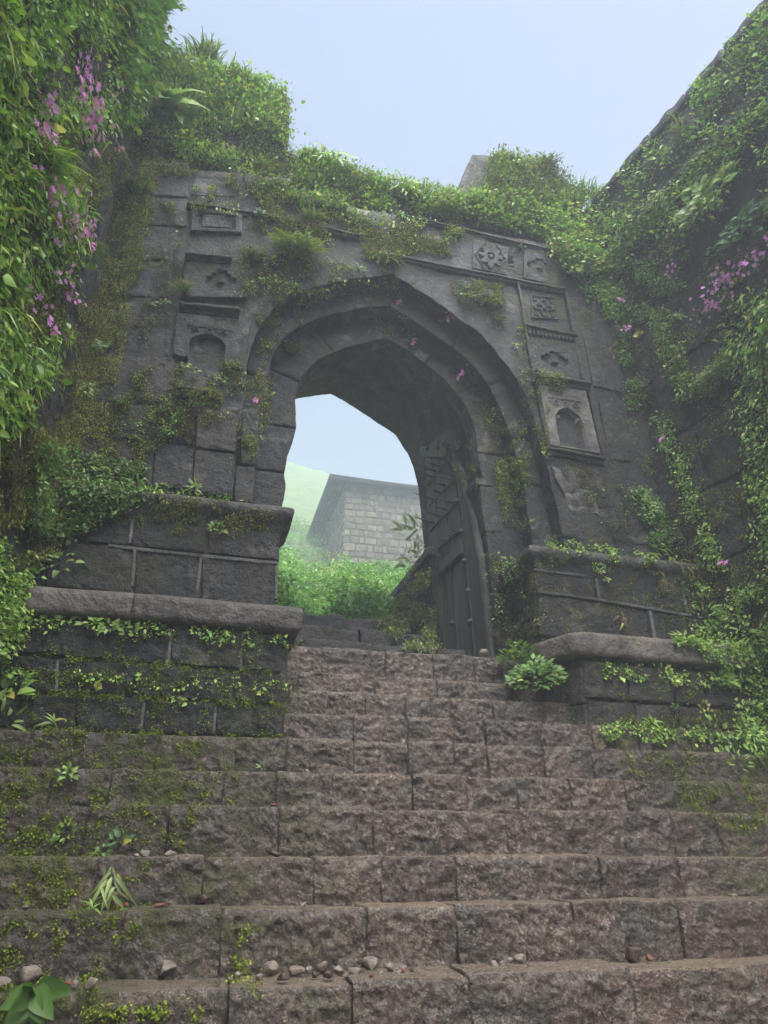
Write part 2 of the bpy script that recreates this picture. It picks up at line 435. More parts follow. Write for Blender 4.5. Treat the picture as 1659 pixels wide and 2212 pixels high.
for k in range(10):
    ymid = EDGE[k] + 25
    xl = -1.5 if k <= 5 else .45
    xr = XR if k <= 6 else 3.25
    xs = [xl] + [float(at(p, ymid, SY[k])[0]) for p in JOINT[k]] + [xr]
    z0 = SZ[k - 1] - .03 if k else SZ[0] - .34
    for i in range(len(xs) - 1):
        a, b = xs[i] + .002, xs[i + 1] - .002
        if b - a < .08: continue
        dy = random.uniform(-.012, .012); dz = random.uniform(-.012, .006); dz2 = random.uniform(-.008, .008)
        q = [(a, SY[k] + dy, z0), (b, SY[k] + dy + random.uniform(-.01, .01), z0),
             (b, SY[k] + dy + .012, SZ[k] + dz + dz2), (a, SY[k] + dy + .012, SZ[k] + dz)]
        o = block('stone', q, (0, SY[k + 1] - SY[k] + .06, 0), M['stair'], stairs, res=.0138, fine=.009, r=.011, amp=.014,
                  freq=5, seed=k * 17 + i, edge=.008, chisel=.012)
        solid(o)
# bedding behind the joints
bed = MB()
for k in range(10):
    xl = -1.5 if k <= 5 else .47; xr = XR if k <= 6 else 3.22
    bed.box(xl, xr, SY[k] + .026, SY[k + 1] + .02, -.2, SZ[k] - .022)
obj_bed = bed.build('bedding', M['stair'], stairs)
# steps inside the gate, its shade put into a darker stone colour
dz = [(7.1, 1383), (7.8, 1358), (8.5, 1335)]
prev = SZ[9]
for j, (y, e) in enumerate(dz):
    z = float(at(800, e, y)[2])
    yn = dz[j + 1][0] if j < 2 else 9.3
    for i, (a, b) in enumerate(((-.1, .9), (.9, 1.65), (1.65, 2.2), (2.2, 2.7), (2.7, 3.2))):
        solid(block('stone', rect(a + .003, b - .003, prev - .02, z + random.uniform(-.03, .01), y + random.uniform(-.02, .02)), (0, yn - y + .05, 0), M['capdark'], stairs,
                    res=.03, r=.03, amp=.012, freq=5, seed=200 + j * 9 + i, edge=.02, chisel=.008))
    prev = z
thr = obj('threshold', *box_arrays(-.1, 3.2, 6.70, 9.3, 2.9, SZ[9] - .01), M['soil'], stairs); solid(thr)
# ground and lower steps near the viewer
g = MB()
for j in range(3):
    g.box(-1.6, 5.6, SY[0] - .34 * (j + 1), SY[0] + .02 - .34 * j, -.3, SZ[0] - .26 * (j + 1))
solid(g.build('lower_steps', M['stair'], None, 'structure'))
n = 60
gx, gy = np.meshgrid(np.linspace(-9, 12, n), np.linspace(-30, SY[0] - .9, n), indexing='ij')
P = np.stack([gx, gy, 0 * gx - .02], -1); P[..., 2] += .03 * fbm(P * 1.5, 3)
solid(obj('ground', P, gridfaces(n, n), M['soil'], None, 'structure'))

# ---- generic coursed wall: stones as parts
def stones_px(parent, quads, Y, mat, proud=.03, dep=.12, res=.018, r=.014, amp=.006, chisel=.004, seed=0, slope=0.):
    for i, qd in enumerate(quads):
        pr = proud
        if len(qd) == 5: pr = qd[4]; qd = qd[:4]
        P = [at(*p, Y - pr) for p in qd]
        if slope: P = [p + np.array([0, (p[2] - P[0][2]) * slope, 0]) for p in P]
        solid(block('stone', P, (0, dep + pr, 0), mat, parent, res=res, r=r, amp=amp, freq=7, seed=seed + i, edge=.005, chisel=chisel))
def sweep(name, path, prof, mat, parent, seed=0, res=.03, amp=.004, caps=True):
    """profile (outward, up) swept along a horizontal path of (x, y, z) with mitred corners; outward is to the right of travel"""
    P = np.asarray(path, float); pr = np.asarray(prof, float)
    Q, Nn = [], []
    seg = P[1:] - P[:-1]; sn = [np.array([s[1], -s[0], 0]) / np.hypot(s[0], s[1]) for s in seg]
    for i in range(len(P)):
        if i == 0: m = sn[0]
        elif i == len(P) - 1: m = sn[-1]
        else:
            m = sn[i - 1] + sn[i]; m = m / (m @ sn[i])
        Q.append(P[i]); Nn.append(m)
    pts, nor = [], []
    for i in range(len(P) - 1):
        k = max(2, int(np.linalg.norm(P[i + 1] - P[i]) / res))
        for j in range(k + (1 if i == len(P) - 2 else 0)):
            t = j / k; pts.append(Q[i] * (1 - t) + Q[i + 1] * t); nor.append(Nn[i] * (1 - t) + Nn[i + 1] * t)
    pts, nor = np.array(pts), np.array(nor)
    pr = resample(pr, max(len(pr), 26))
    V = pts[:, None, :] + nor[:, None, :] * pr[None, :, 0:1] + np.array([0, 0, 1.]) * pr[None, :, 1:2]
    nrm = nor / np.linalg.norm(nor, axis=1, keepdims=True)
    V = V + nrm[:, None, :] * (fbm(V * 6, seed, 4) * amp)[..., None]
    V[..., 2] += fbm(V * 3 + 9, seed + 3, 3) * amp * 1.2
    F = [tuple(f) for f in gridfaces(len(pts), pr.shape[0])]
    if caps:
        m = pr.shape[0]; F.append(tuple(range(m))); F.append(tuple((len(pts) - 1) * m + j for j in range(m))[::-1])
    return solid(obj(name, V, F, mat, parent))
def arc(cx, cz, r, a0, a1, n=6):
    return [(cx + r * math.cos(math.radians(a0 + (a1 - a0) * i / n)), cz + r * math.sin(math.radians(a0 + (a1 - a0) * i / n))) for i in range(n + 1)]

# ---- left lower plinth wall
YL = 5.5
wl_ = thing('plinth_wall', 'mossy block retaining wall left of the steps under a long smooth brown coping', 'wall', (-.4, YL, SZ[5]))
solid(obj('mortar', *box_arrays(-1.75, .60, YL + .005, 6.6, 1.9, 3.22), M['mortard'], wl_))
def rows(ox, oy, tops, joints):
    out = []
    for r_, js in enumerate(joints):
        t0, t1 = tops[r_], tops[r_ + 1]
        for a, b in zip(js[:-1], js[1:]):
            f = lambda ln, x: ln[1] + (ln[3] - ln[1]) * (x - ln[0]) / (ln[2] - ln[0])
            g_ = 8
            out.append(cr(ox, oy, (a + g_, f(t1, a) - g_), (b - g_, f(t1, b) - g_), (b - g_, f(t0, b) + g_), (a + g_, f(t0, a) + g_)))
    return out
lines = [(0, 820, 1570, 905), (0, 1015, 1570, 1133), (0, 1225, 1570, 1310), (0, 1440, 1570, 1490)]
jn = [[-330, -110, 105, 585, 945, 1345, 1574], [-200, 0, 315, 680, 880, 1290, 1574], [-380, -100, 160, 420, 795, 1195, 1574]]
stones_px(wl_, rows(0, 1100, lines, jn), YL, M['block'], proud=.022, chisel=.010, amp=.012, res=.019, seed=300)
for (x, y0, y1) in ((945, 885, 1090), (1345, 895, 1120), (1290, 1135, 1300), (880, 1110, 1270), (318, 1060, 1230), (795, 1290, 1450), (1195, 1310, 1470), (110, 850, 1010)):
    p = cr(0, 1100, (x - 22, y1), (x - 2, y1), (x + 14, y0), (x - 6, y0))
    stones_px(wl_, [p], YL, M['mortar'], proud=.030, dep=.02, amp=.003, chisel=0, res=.02, seed=340)
    wl_.children[-1].name = 'mortar_strip'
cz0, cz1 = 3.19, 3.43
capP = [(-.13, 0), *arc(.055, .055, .03, -90, 0, 3), *arc(.045, .185, .045, 0, 90, 5), (-.4, .235)]
sweep('coping', [(-1.7, YL, cz0), (-.60, YL, cz0 - .002)], capP, M['cap'], wl_, seed=5)
sweep('coping', [(-.595, YL - .003, cz0 - .002), (.60, YL, cz0 - .015), (.60, 6.4, cz0 - .015)], capP, M['cap'], wl_, seed=6)

# ---- left upper plinth
YT = 5.8
wt = thing('pedestal', 'upper left gate pedestal of dark blocks with raised pale mortar joints under a curved cap', 'pedestal', (-.4, YT, 3.4))
solid(obj('mortar', *box_arrays(-1.75, .50, YT + .005, 8.6, 3.2, 4.30), M['mortard'], wt))
lt = [(250, 225, 1560, 350), (250, 385, 1560, 512), (200, 650, 1560, 780)]
jt = [[-20, 262, 725, 1150, 1560], [-120, 250, 745, 1115, 1540]]
stones_px(wt, rows(0, 1100, lt, jt), YT, M['block'], proud=.018, chisel=.007, amp=.006, res=.021, seed=360)
def strips(par, ox, oy, segs, Y, w=9, pr=.034):
    for (x0, y0, x1, y1) in segs:
        dx, dy = x1 - x0, y1 - y0; L = math.hypot(dx, dy); nx, ny = -dy / L * w, dx / L * w
        if abs(dx) > abs(dy): p = cr(ox, oy, (x0 + nx, y0 + abs(ny)), (x1 + nx, y1 + abs(ny)), (x1 - nx, y1 - abs(ny)), (x0 - nx, y0 - abs(ny)))
        else: p = cr(ox, oy, (x1 - w, y1), (x1 + w, y1), (x0 + w, y0), (x0 - w, y0))
        P = [at(*c, Y - pr) for c in p]
        o = block('mortar_strip', P, (0, .03, 0), M['mortar'], par, res=.03, r=.006, amp=.003, freq=9, edge=.003, seed=int(x0))
strips(wt, 0, 1100, [(735, 275, 722, 410), (600, 420, 960, 462), (750, 440, 735, 650), (960, 462, 1545, 520), (1118, 485, 1095, 680), (1540, 530, 1532, 720)], YT)
pc = [(-.02, -.33), (.0, -.16), (.035, -.06), *arc(.075, .03, .028, -90, 0, 3), *arc(.068, .075, .035, 0, 90, 4), (-.45, .13)]
sweep('cap_moulding', [(-1.7, YT, 4.32), (.50, YT, 4.30), (.50, 6.35, 4.30)], pc, M['capdark'], wt, seed=8)

# ---- right plinths (the inner faces splay towards the door)
YR1, YR2 = 5.68, 6.0
wr = thing('plinth_wall', 'brown block retaining wall right of the steps under a smooth coping that turns the corner', 'wall', (4, YR1, SZ[6]))
cX = float(at(1255, 1430, YR1)[0]); iX = cX - .02
base = np.array([(cX, YR1), (5.6, YR1), (5.6, 6.6), (cX - .25, 6.6), (cX - .25, YR1 + .55)])
def prism(name, poly, z0, z1, mat, parent):
    n_ = len(poly); V = [(x, y, z0) for x, y in poly] + [(x, y, z1) for x, y in poly]
    F = [tuple(range(n_))[::-1], tuple(range(n_, 2 * n_))] + [(i, (i + 1) % n_, (i + 1) % n_ + n_, i + n_) for i in range(n_)]
    return solid(obj(name, V, F, mat, parent, smooth=False))
prism('mortar', base + np.array([.02, .01]), 2.2, 3.30, M['mortard'], wr)
lr = [(620, 815, 1659, 925), (640, 1035, 1659, 1105), (680, 1200, 1659, 1215)]
jr = [[628, 880, 1140, 1310, 1520, 1760, 2000], [655, 920, 1160, 1400, 1659, 1900]]
stones_px(wr, rows(1100, 1200, lr, jr), YR1, M['blockR'], proud=.02, chisel=.009, amp=.010, res=.019, seed=400)
# inner splayed face stones
A0, A1 = np.array([cX, YR1]), np.array([cX - .25, YR1 + .55])
for i, (z0, z1, ss) in enumerate(((2.55, 2.80, (0, .6, 1)), (2.80, 3.12, (0, .45, 1)))):
    for s0, s1 in zip(ss[:-1], ss[1:]):
        a = A0 + (A1 - A0) * s1; b = A0 + (A1 - A0) * s0
        solid(block('stone', [(a[0] - .01, a[1], z0 + .01), (b[0] - .01, b[1] - .01, z0 + .01), (b[0] - .01, b[1] - .01, z1), (a[0] - .01, a[1], z1)], (.14, .06, 0), M['blockR'], wr,
                    res=.02, r=.015, amp=.008, chisel=.006, seed=430 + i))
crp = [(-.15, 0), *arc(.05, .05, .03, -90, 0, 3), *arc(.045, .20, .04, 0, 90, 5), (-.4, .25)]
sweep('coping', [(cX - .25, YR1 + .58, 3.18), (cX - .015, YR1 + .05, 3.2), (cX + .06, YR1, 3.2), (5.5, YR1, 3.16)], crp, M['cap'], wr, seed=11)

wq = thing('pedestal', 'upper right gate pedestal of dark blocks with pale joints beside the wooden door', 'pedestal', (4, YR2, 3.4))
qX = float(at(1160, 1250, YR2)[0])
prism('mortar', [(qX + .02, YR2 + .02), (5.6, YR2 + .02), (5.6, 8.6), (qX + .05, 8.6)], 3.0, 4.22, M['mortard'], wq)
lq = [(350, 315, 1250, 440), (370, 440, 1290, 590), (400, 690, 1300, 800)]
jq = [[356, 705, 1190, 1500], [376, 1005, 1420]]
stones_px(wq, rows(1100, 1200, lq, jq), YR2, M['block'], proud=.015, chisel=.005, amp=.008, res=.021, seed=450)
strips(wq, 1100, 1200, [(380, 440, 700, 480), (700, 480, 1240, 575), (705, 365, 725, 485), (1005, 545, 1035, 710), (1185, 430, 1215, 560), (360, 318, 640, 350)], YR2, w=8)
for zi, (z0, z1, ys) in enumerate(((3.36, 3.74, (0, .35, .85)), (3.74, 4.02, (0, .28, .6, .95)), (4.02, 4.16, (0, .5, .95)))):
    for s0, s1 in zip(ys[:-1], ys[1:]):
        solid(block('stone', [(qX + .0, YR2 + s1 - .006, z0 + .006), (qX, YR2 + s0 + .006, z0 + .006), (qX, YR2 + s0 + .006, z1 - .006), (qX, YR2 + s1 - .006, z1 - .006)], (.1, 0, 0), M['block'], wq,
                    res=.02, r=.012, amp=.006, chisel=.004, seed=470 + zi))
for z in (3.74, 4.02):
    block('mortar_strip', [(qX - .018, YR2 + .95, z - .012), (qX - .018, YR2 + .0, z - .012), (qX - .018, YR2, z + .018), (qX - .018, YR2 + .95, z + .018)], (.03, 0, 0), M['mortar'], wq, res=.03, r=.005, amp=.003, seed=3)
pcr = [(-.02, -.22), (.0, -.16), (.03, -.05), *arc(.07, .03, .028, -90, 0, 3), *arc(.065, .085, .035, 0, 90, 4), (-.45, .13)]
sweep('cap_moulding', [(qX, 7.0, 4.26), (qX, YR2, 4.26), (5.5, YR2, 4.22)], pcr, M['capdark'], wq, seed=9)

# ---- the gateway
gate = thing('stone_gateway', 'dark basalt fort gateway with a triple stepped pointed arch and carved panels', 'gateway', (1.7, YF, 3.4))
def curve(px, Y): return np.array([at(x, y, Y) for x, y in px])
def xz(P): return P[:, [0, 2]]
E1L = [(502, 1080), (515, 950), (530, 830), (535, 790), (539, 758), (554, 716), (577, 681), (604, 650), (662, 623), (756, 605), (847, 593)]
E1R = [(847, 593), (896, 623), (954, 662), (1012, 702), (1059, 743), (1098, 794), (1129, 844), (1150, 899), (1168, 968), (1188, 1040), (1203, 1100), (1218, 1180)]
E2L = [(546, 1085), (562, 930), (576, 830), (583, 778), (604, 739), (631, 716), (655, 700), (701, 681), (779, 665), (843, 660)]
E2R = [(843, 660), (888, 689), (946, 728), (997, 765), (1036, 806), (1068, 853), (1090, 905), (1112, 970), (1131, 1050), (1153, 1190)]
E3L = [(606, 1120), (614, 1060), (615, 1020), (620, 980), (637, 941), (640, 900), (638, 860), (640, 838), (651, 811), (678, 782), (725, 757), (779, 741), (832, 730)]
E3R = [(832, 730), (880, 757), (927, 791), (966, 826), (1000, 862), (1016, 890), (1027, 938), (1036, 1010), (1053, 1073), (1064, 1120), (1080, 1225)]
def edge_curve(L, R, Y, n=70, ext=None):
    l = resample(smooth_poly(curve(L, Y)[:-1], 2).tolist() + [curve(L, Y)[-1]], n)
    r = resample([curve(R, Y)[0]] + smooth_poly(curve(R, Y)[1:], 2).tolist(), n)
    return l, r
def loft(name, A, Bc, m, mat, parent, amp=.01, freq=5, seed=0, axis=1, flip=False, sgn=-1, pw=1.0, fine=0.):
    t = (np.linspace(0, 1, m) ** pw)[None, :, None]
    P = A[:, None, :] * (1 - t) + Bc[:, None, :] * t
    if amp: 
        d = fbm(P * freq, seed, 4) * amp
        if fine: d = d + ridge(P * 11, seed + 4, 3) * fine
        if axis == 1: P[..., 1] += sgn * d
        else:
            P = P + np.stack([fbm(P * freq, seed + 1, 3), 0 * d, fbm(P * freq, seed + 2, 3)], -1) * amp
    return solid(obj(name, P, gridfaces(P.shape[0], m, flip=flip), mat, parent))
Y1, Y2, Y3 = YF, YF + .2, YF + .42
l1, r1 = edge_curve(E1L, E1R, Y1); l2, r2 = edge_curve(E2L, E2R, Y2); l3, r3 = edge_curve(E3L, E3R, Y3)
e1 = np.vstack([l1, r1[1:]]); e2 = np.vstack([l2, r2[1:]]); e3 = np.vstack([l3, r3[1:]])
for e in (e1, e2, e3):                                               # worn, chipped arrises
    e[:, [0, 2]] += np.stack([fbm(e * 7, 71, 3), fbm(e * 7, 72, 3)], -1) * .012
def shifty(e, dy): f = e.copy(); f[:, 1] += dy; return f
XL, XRr, ZT = -1.62, 4.95, 8.95
oL = resample([(XL, Y1, 4.2), (XL, Y1, ZT), (1.67, Y1, ZT)], 70); oR = resample([(1.67, Y1, ZT), (XRr, Y1, ZT), (XRr, Y1, 4.2)], 70)
loft('facade', e1, np.vstack([oL, oR[1:]]), 90, M['dark'], gate, amp=.022, freq=2.2, seed=50, fine=.004)
loft('arch_reveal', e1, shifty(e1, Y2 - Y1 + .03), 10, M['arch'], gate, amp=.006, freq=9, seed=51, axis=0, flip=True)
def matched(A, Bc):
    n_ = len(A) // 2 + 1; out = []
    for a, b in ((A[:n_], Bc[:n_]), (A[n_ - 1:][::-1], Bc[n_ - 1:][::-1])):
        zs = 6.15; k = int((a[:, 2] < zs).sum()); lo = b[b[:, 2] < zs]; hi = b[b[:, 2] >= zs]
        lo = np.vstack([lo, hi[:1]]); o_ = np.argsort(lo[:, 2]); lo = lo[o_]
        q = np.stack([np.interp(a[:k, 2], lo[:, 2], lo[:, i]) for i in range(3)], -1)
        q[:, 2] = np.minimum(a[:k, 2], zs); out.append(np.vstack([q, resample(np.vstack([q[-1:], hi]), len(a) - k + 1)[1:]]))
    return np.vstack([out[0], out[1][::-1][1:]])
def voussoirs(A, Bc, m, mat, seed):
    loft('ring_backing', shifty(A, .022), shifty(Bc, .022), 6, mat, gate, amp=.004, seed=seed)
    r = random.Random(seed); i = 0; n_ = len(A); apex = n_ // 2
    while i < n_ - 1:
        j = min(i + r.randint(11, 17), n_ - 1)
        if i < apex < j + 4: j = apex
        if n_ - 1 - j < 6: j = n_ - 1
        a, b = resample(A[i:j + 1], (j - i) * 3 + 1), resample(Bc[i:j + 1], (j - i) * 3 + 1)
        off = r.uniform(-.008, .010); t = np.linspace(0, 1, m)[None, :, None]
        P = a[:, None] * (1 - t) + b[:, None] * t
        P[..., 1] -= fbm(P * 5, seed + i, 4) * .010 + ridge(P * 11, seed, 3) * .004 + off
        for k, d_ in ((0, .035), (1, .008), (-1, .035), (-2, .008)): P[k, :, 1] += d_
        solid(obj('voussoir', P, gridfaces(len(a), m), mat, gate)); i = j
def scale_out(e, f, Y):                                             # ring outer border tucked behind the previous reveal
    g_ = e.copy(); g_[:, 1] = Y; return g_
voussoirs(e2, matched(e2, scale_out(e1, 1, Y2)), 16, M['arch'], 52)
loft('arch_reveal', e2, shifty(e2, Y3 - Y2 + .03), 10, M['arch'], gate, amp=.006, freq=9, seed=53, axis=0, flip=True)
voussoirs(e3, matched(e3, scale_out(e2, 1, Y3)), 16, M['arch'], 54)
s3 = shifty(e3, .24)
loft('arch_reveal', e3, s3, 12, M['arch'], gate, amp=.007, freq=9, seed=55, axis=0, flip=True)
c0 = np.array([1.75, 0, 5.2])
big = s3.copy(); big[:, 0] = c0[0] + (big[:, 0] - c0[0]) * 1.09; big[:, 2] = c0[2] + (big[:, 2] - c0[2]) * 1.10
loft('vault_step', s3, big, 4, M['passage'], gate, amp=.004, seed=56, flip=True)
YB = 8.6
rearL = [np.array(p) for p in ((.50, YB, 3.9), (.50, YB, 6.2), (.60, YB, 7.2))] + [at(638, 862, YB), at(666, 857, YB), at(715, 850, YB)]
rearR = [at(*p, YB) for p in ((715, 850), (766, 880), (806, 907), (855, 940), (880, 977), (893, 1010), (903, 1050), (908, 1090))] + [np.array((2.72, YB, 5.2)), np.array((2.78, YB, 4.0))]
rear = np.vstack([resample(rearL, 70), resample(rearR, 70)[1:]])
rear[:, 2] += fbm(rear * 9, 77, 3) * .012
loft('vault', big, rear, 50, M['passage'], gate, amp=.012, freq=4, seed=57, axis=0, flip=True)
ro = np.vstack([resample([(XL, YB, 3.9), (XL, YB, 9.5), (1.4, YB, 9.5)], 70), resample([(1.4, YB, 9.5), (XRr, YB, 9.5), (XRr, YB, 3.9)], 70)[1:]])
loft('rear_wall', rear, ro, 20, M['dark'], gate, amp=.01, seed=58, sgn=1, flip=True)
# right jamb springer blocks seen beside the door
jp = [at(1035, 1022, Y3), at(1053, 1075, Y3)]
jx = float(jp[0][0])
solid(block('springer', [(jx - .06, Y3 + .95, 5.42), (jx - .06, Y3 - .02, 5.42), (jx - .06, Y3 - .02, 5.52), (jx - .06, Y3 + .95, 5.52)], (.2, 0, 0), M['arch'], gate, res=.02, r=.02, amp=.006, seed=61))
solid(block('jamb_stone', [(jx + .02, Y3 + .95, 4.85), (jx + .02, Y3 - .01, 4.85), (jx - .01, Y3 - .01, 5.41), (jx - .01, Y3 + .95, 5.41)], (.2, 0, 0), M['arch'], gate, res=.02, r=.012, amp=.006, seed=62))
solid(block('jamb_stone', [(jx + .08, Y3 + .95, 3.36), (jx + .08, Y3 - .01, 3.36), (jx + .03, Y3 - .01, 4.84), (jx + .03, Y3 + .95, 4.84)], (.2, 0, 0), M['block'], gate, res=.025, r=.012, amp=.006, seed=63))
# left facade hewn blocks
bl = [((645, 400), (768, 405), (770, 180), (648, 172)), ((782, 425), (950, 438), (955, 200), (785, 190)), ((450, 690), (742, 700), (742, 470), (455, 465)),
      ((755, 690), (960, 700), (975, 445), (757, 440)), ((440, 880), (645, 893), (650, 708), (445, 700)), ((655, 893), (858, 905), (862, 712), (660, 706)),
      ((390, 1140), (735, 1150), (742, 915), (400, 895)), ((742, 1150), (845, 1160), (858, 918), (750, 915)), ((868, 905), (1078, 935), (1084, 705), (872, 700)),
      ((1088, 945), (1305, 968), (1325, 722), (1092, 700), .055), ((842, 1165), (1068, 1180), (1075, 945), (868, 915), .03), ((1074, 1185), (1288, 1225), (1302, 975), (1082, 952), .045),
      ((1000, 690), (1235, 700), (1240, 525), (1005, 515)), ((1335, 1035), (1425, 1040), (1438, 735), (1345, 725)), ((1300, 1245), (1408, 1255), (1418, 1048), (1308, 1042)),
      ((385, 450), (640, 460), (642, 175), (470, 170)), ((250, 1100), (385, 1110), (395, 880), (300, 870))]
for i, b in enumerate(bl):
    pr = b[4] if len(b) == 5 else .02
    stones_px(gate, [cr(0, 650, *b[:4])], YF, M['block'] if i % 3 else M['blockR'], proud=pr, dep=.1, seed=500 + i, chisel=.005, amp=.009, res=.022, r=.02)
bu = [((655, 1430), (925, 1440), (935, 1262), (670, 1250)), ((600, 1640), (940, 1650), (955, 1455), (620, 1445)), ((790, 1080), (1040, 1090), (1050, 905), (800, 895)),
      ((700, 1240), (1035, 1255), (1045, 1100), (710, 1095)), ((1060, 1080), (1330, 1095), (1340, 960), (1065, 945)), ((1350, 1100), (1600, 1130), (1610, 990), (1360, 965))]
stones_px(gate, [cr(0, 0, *b) for b in bu], YF, M['dark'], proud=.015, dep=.1, seed=530, chisel=.003, res=.02)
brr = [((515, 1440), (610, 1455), (600, 1290), (510, 1280)), ((620, 1460), (780, 1470), (770, 1290), (615, 1285)), ((625, 1270), (772, 1278), (765, 1095), (622, 1090)),
       ((800, 1470), (1040, 1490), (1010, 1345), (790, 1340)), ((780, 1010), (900, 1020), (880, 700), (720, 690)), ((690, 600), (850, 640), (820, 290), (620, 270))]
stones_px(gate, [cr(1100, 650, *b) for b in brr], YF, M['block'], proud=.018, dep=.1, seed=545, chisel=.003)

# carved panels as height fields: func(u, v) gives metres proud of the panel ground
def panel(name, q, Y, func, mat, parent, proud=.05, n=60, nv=None):
    nv = nv or n
    P = [at(*p, Y - proud) for p in q]
    u = np.linspace(0, 1, n)[:, None]; v = np.linspace(0, 1, nv)[None, :]
    U, V_ = u + 0 * v, v + 0 * u
    W = ((P[0][None, None] * (1 - U)[..., None] + P[1] * U[..., None]) * (1 - V_)[..., None] + (P[3] * (1 - U)[..., None] + P[2] * U[..., None]) * V_[..., None])
    d = func(U, V_) + fbm(W * 14, 91, 3) * .003
    e = np.minimum(np.minimum(U, 1 - U), np.minimum(V_, 1 - V_))
    d = d - np.where(e < 1e-6, proud + .04, 0) - np.clip(.02 - e, 0, 1) * .5
    W[..., 1] -= d
    return solid(obj(name, W, gridfaces(n, nv, flip=False), mat, parent))
def f_rect(u, v):
    e = np.maximum(abs(u - .5) / .36, abs(v - .5) / .34); return np.where(e < 1, np.where(e > .82, -.025, -.006), 0)
def f_cross(cu, cv, s, asp=1.):
    def f(u, v):
        a, b = abs(u - cu) / s, abs(v - cv) / (s * asp)
        st = ((a < .34) & (b < 1)) | ((b < .34) & (a < 1)) | ((a < .67) & (b < .67))
        core = (a < .22) & (b < .22)
        return np.where(st & ~core, -.035, 0.)
    return f
def f_niche(cu, w, b0, h, cusp=True):
    def f(u, v):
        a = abs(u - cu) / w; t = (v - b0) / h
        top = .62 + .38 * np.sqrt(np.clip(1 - a ** 1.6, 0, 1))
        inn = (a < 1) & (t > 0) & (t < top)
        if cusp: inn &= ~((abs(a - .72) < .08) & (abs(t - .74) < .05))
        r = np.where(inn, -.065, 0.)
        rim = (a < 1.12) & (t > 0) & (t < top + .06) & ~inn
        r = r + np.where(rim, .010, 0)
        for k in (-1, 0, 1):
            rr = np.hypot((u - cu - k * w * .75) * 1.0, (v - (b0 + h * 1.13)) * 1.3); r = r + np.where((rr < .055), .018, 0) + np.where(rr < .025, -.03, 0)
        r = r + np.where((abs(v - (b0 + h * 1.24)) < .012) & (a < 1.3), .015, 0)
        return r
    return f
def f_floral(u, v):
    x, y = (u - .5) * 2, (v - .5) * 2; r = np.hypot(x, y); an = np.arctan2(y, x)
    e = np.maximum(abs(x), abs(y))
    d = np.where(e > .88, .0, -.022)
    d = d + np.where((e <= .84) & (abs(r - (.48 + .22 * np.cos(4 * an))) < .10), .02, 0) + np.where(r < .16, .022, 0) + np.where((abs(abs(x) - .62) < .12) & (abs(abs(y) - .62) < .12), .02, 0)
    return d
def f_rosette(u, v):
    x, y = (u - .5) * 2, (v - .5) * 2; r = np.hypot(x, y * .8); an = np.arctan2(y, x)
    d = np.where((r < .55 + .12 * np.cos(8 * an)) & (r > .2), .022, 0) + np.where(r < .12, .022, 0)
    d = d + np.where((abs(x) + abs(y) * .6 > .82) & (abs(x) + abs(y) * .6 < .92), .012, 0)
    return d
panel('carved_panel', cr(0, 0, (1055, 1280), (1345, 1290), (1350, 1185), (1065, 1150)), YF, f_rect, M['arch'], gate, .04)
panel('carved_panel', cr(0, 0, (1000, 1650), (1375, 1655), (1385, 1475), (1030, 1440)), YF, f_cross(.58, .5, .22, 1.3), M['dark'], gate, .05, 64)
panel('niche_panel', cr(0, 650, (955, 430), (1355, 515), (1400, 235), (975, 190)), YF, f_niche(.46, .24, -.05, .62, False), M['arch'], gate, .06, 72)
panel('carved_panel', cr(1100, 0, (15, 1490), (215, 1530), (220, 1370), (20, 1325)), YF, f_rosette, M['dark'], gate, .03, 60)
panel('carved_panel', cr(1100, 0, (300, 1545), (500, 1590), (500, 1420), (300, 1385)), YF, f_cross(.45, .5, .34, .75), M['dark'], gate, .03, 56)
panel('carved_panel', cr(1100, 650, (345, 225), (500, 235), (480, 110), (340, 92)), YF, f_floral, M['arch'], gate, .03, 60)
panel('carved_panel', cr(1100, 650, (345, 520), (625, 570), (600, 365), (325, 330)), YF, f_cross(.5, .42, .27, .85), M['dark'], gate, .035, 60)
panel('niche_panel', cr(1100, 650, (445, 935), (735, 985), (650, 625), (385, 590)), YF, f_niche(.48, .27, .04, .60), M['plaster'], gate, .06, 84)
# mouldings and ledges across the facade, each from two pixel ends
def ledge(ox, oy, a, b, h, out, mat, name='moulding', seed=0, prof=None):
    p0, p1 = [at(*p, YF - out) for p in cr(ox, oy, a, b)]
    pr = prof or [(-.04, -h), (.0, -h), (out * .55, -h * .75), (out * .6, -h * .4), (out, -h * .3), (out, 0), (-.04, .02)]
    p0[1] = p1[1] = YF
    return sweep(name, [p0, p1], pr, mat, gate, seed=seed, amp=.007)
ledge(0, 0, (1030, 1395), (1290, 1420), .10, .11, M['dark'], seed=1)
ledge(0, 650, (1000, 130), (1335, 165), .12, .13, M['dark'], seed=2)
ledge(0, 650, (985, 590), (1235, 640), .12, .12, M['bastion'], seed=3)
ledge(0, 0, (1040, 1120), (1400, 1170), .07, .06, M['dark'], seed=4)
ledge(0, 0, (1400, 1165), (2000, 1300), .07, .06, M['dark'], seed=14)
ledge(1100, 0, (-400, 1180), (520, 1395), .06, .05, M['dark'], seed=5)
ledge(1100, 0, (-560, 1380), (545, 1600), .08, .06, M['dark'], seed=6)
ledge(1100, 650, (260, 5), (545, 55), .05, .05, M['dark'], seed=7)
ledge(1100, 650, (310, 250), (600, 315), .09, .07, M['dark'], seed=8)
ledge(1100, 650, (365, 520), (680, 575), .14, .12, M['arch'], seed=9)
ledge(1100, 650, (440, 935), (755, 1000), .10, .09, M['dark'], seed=10)
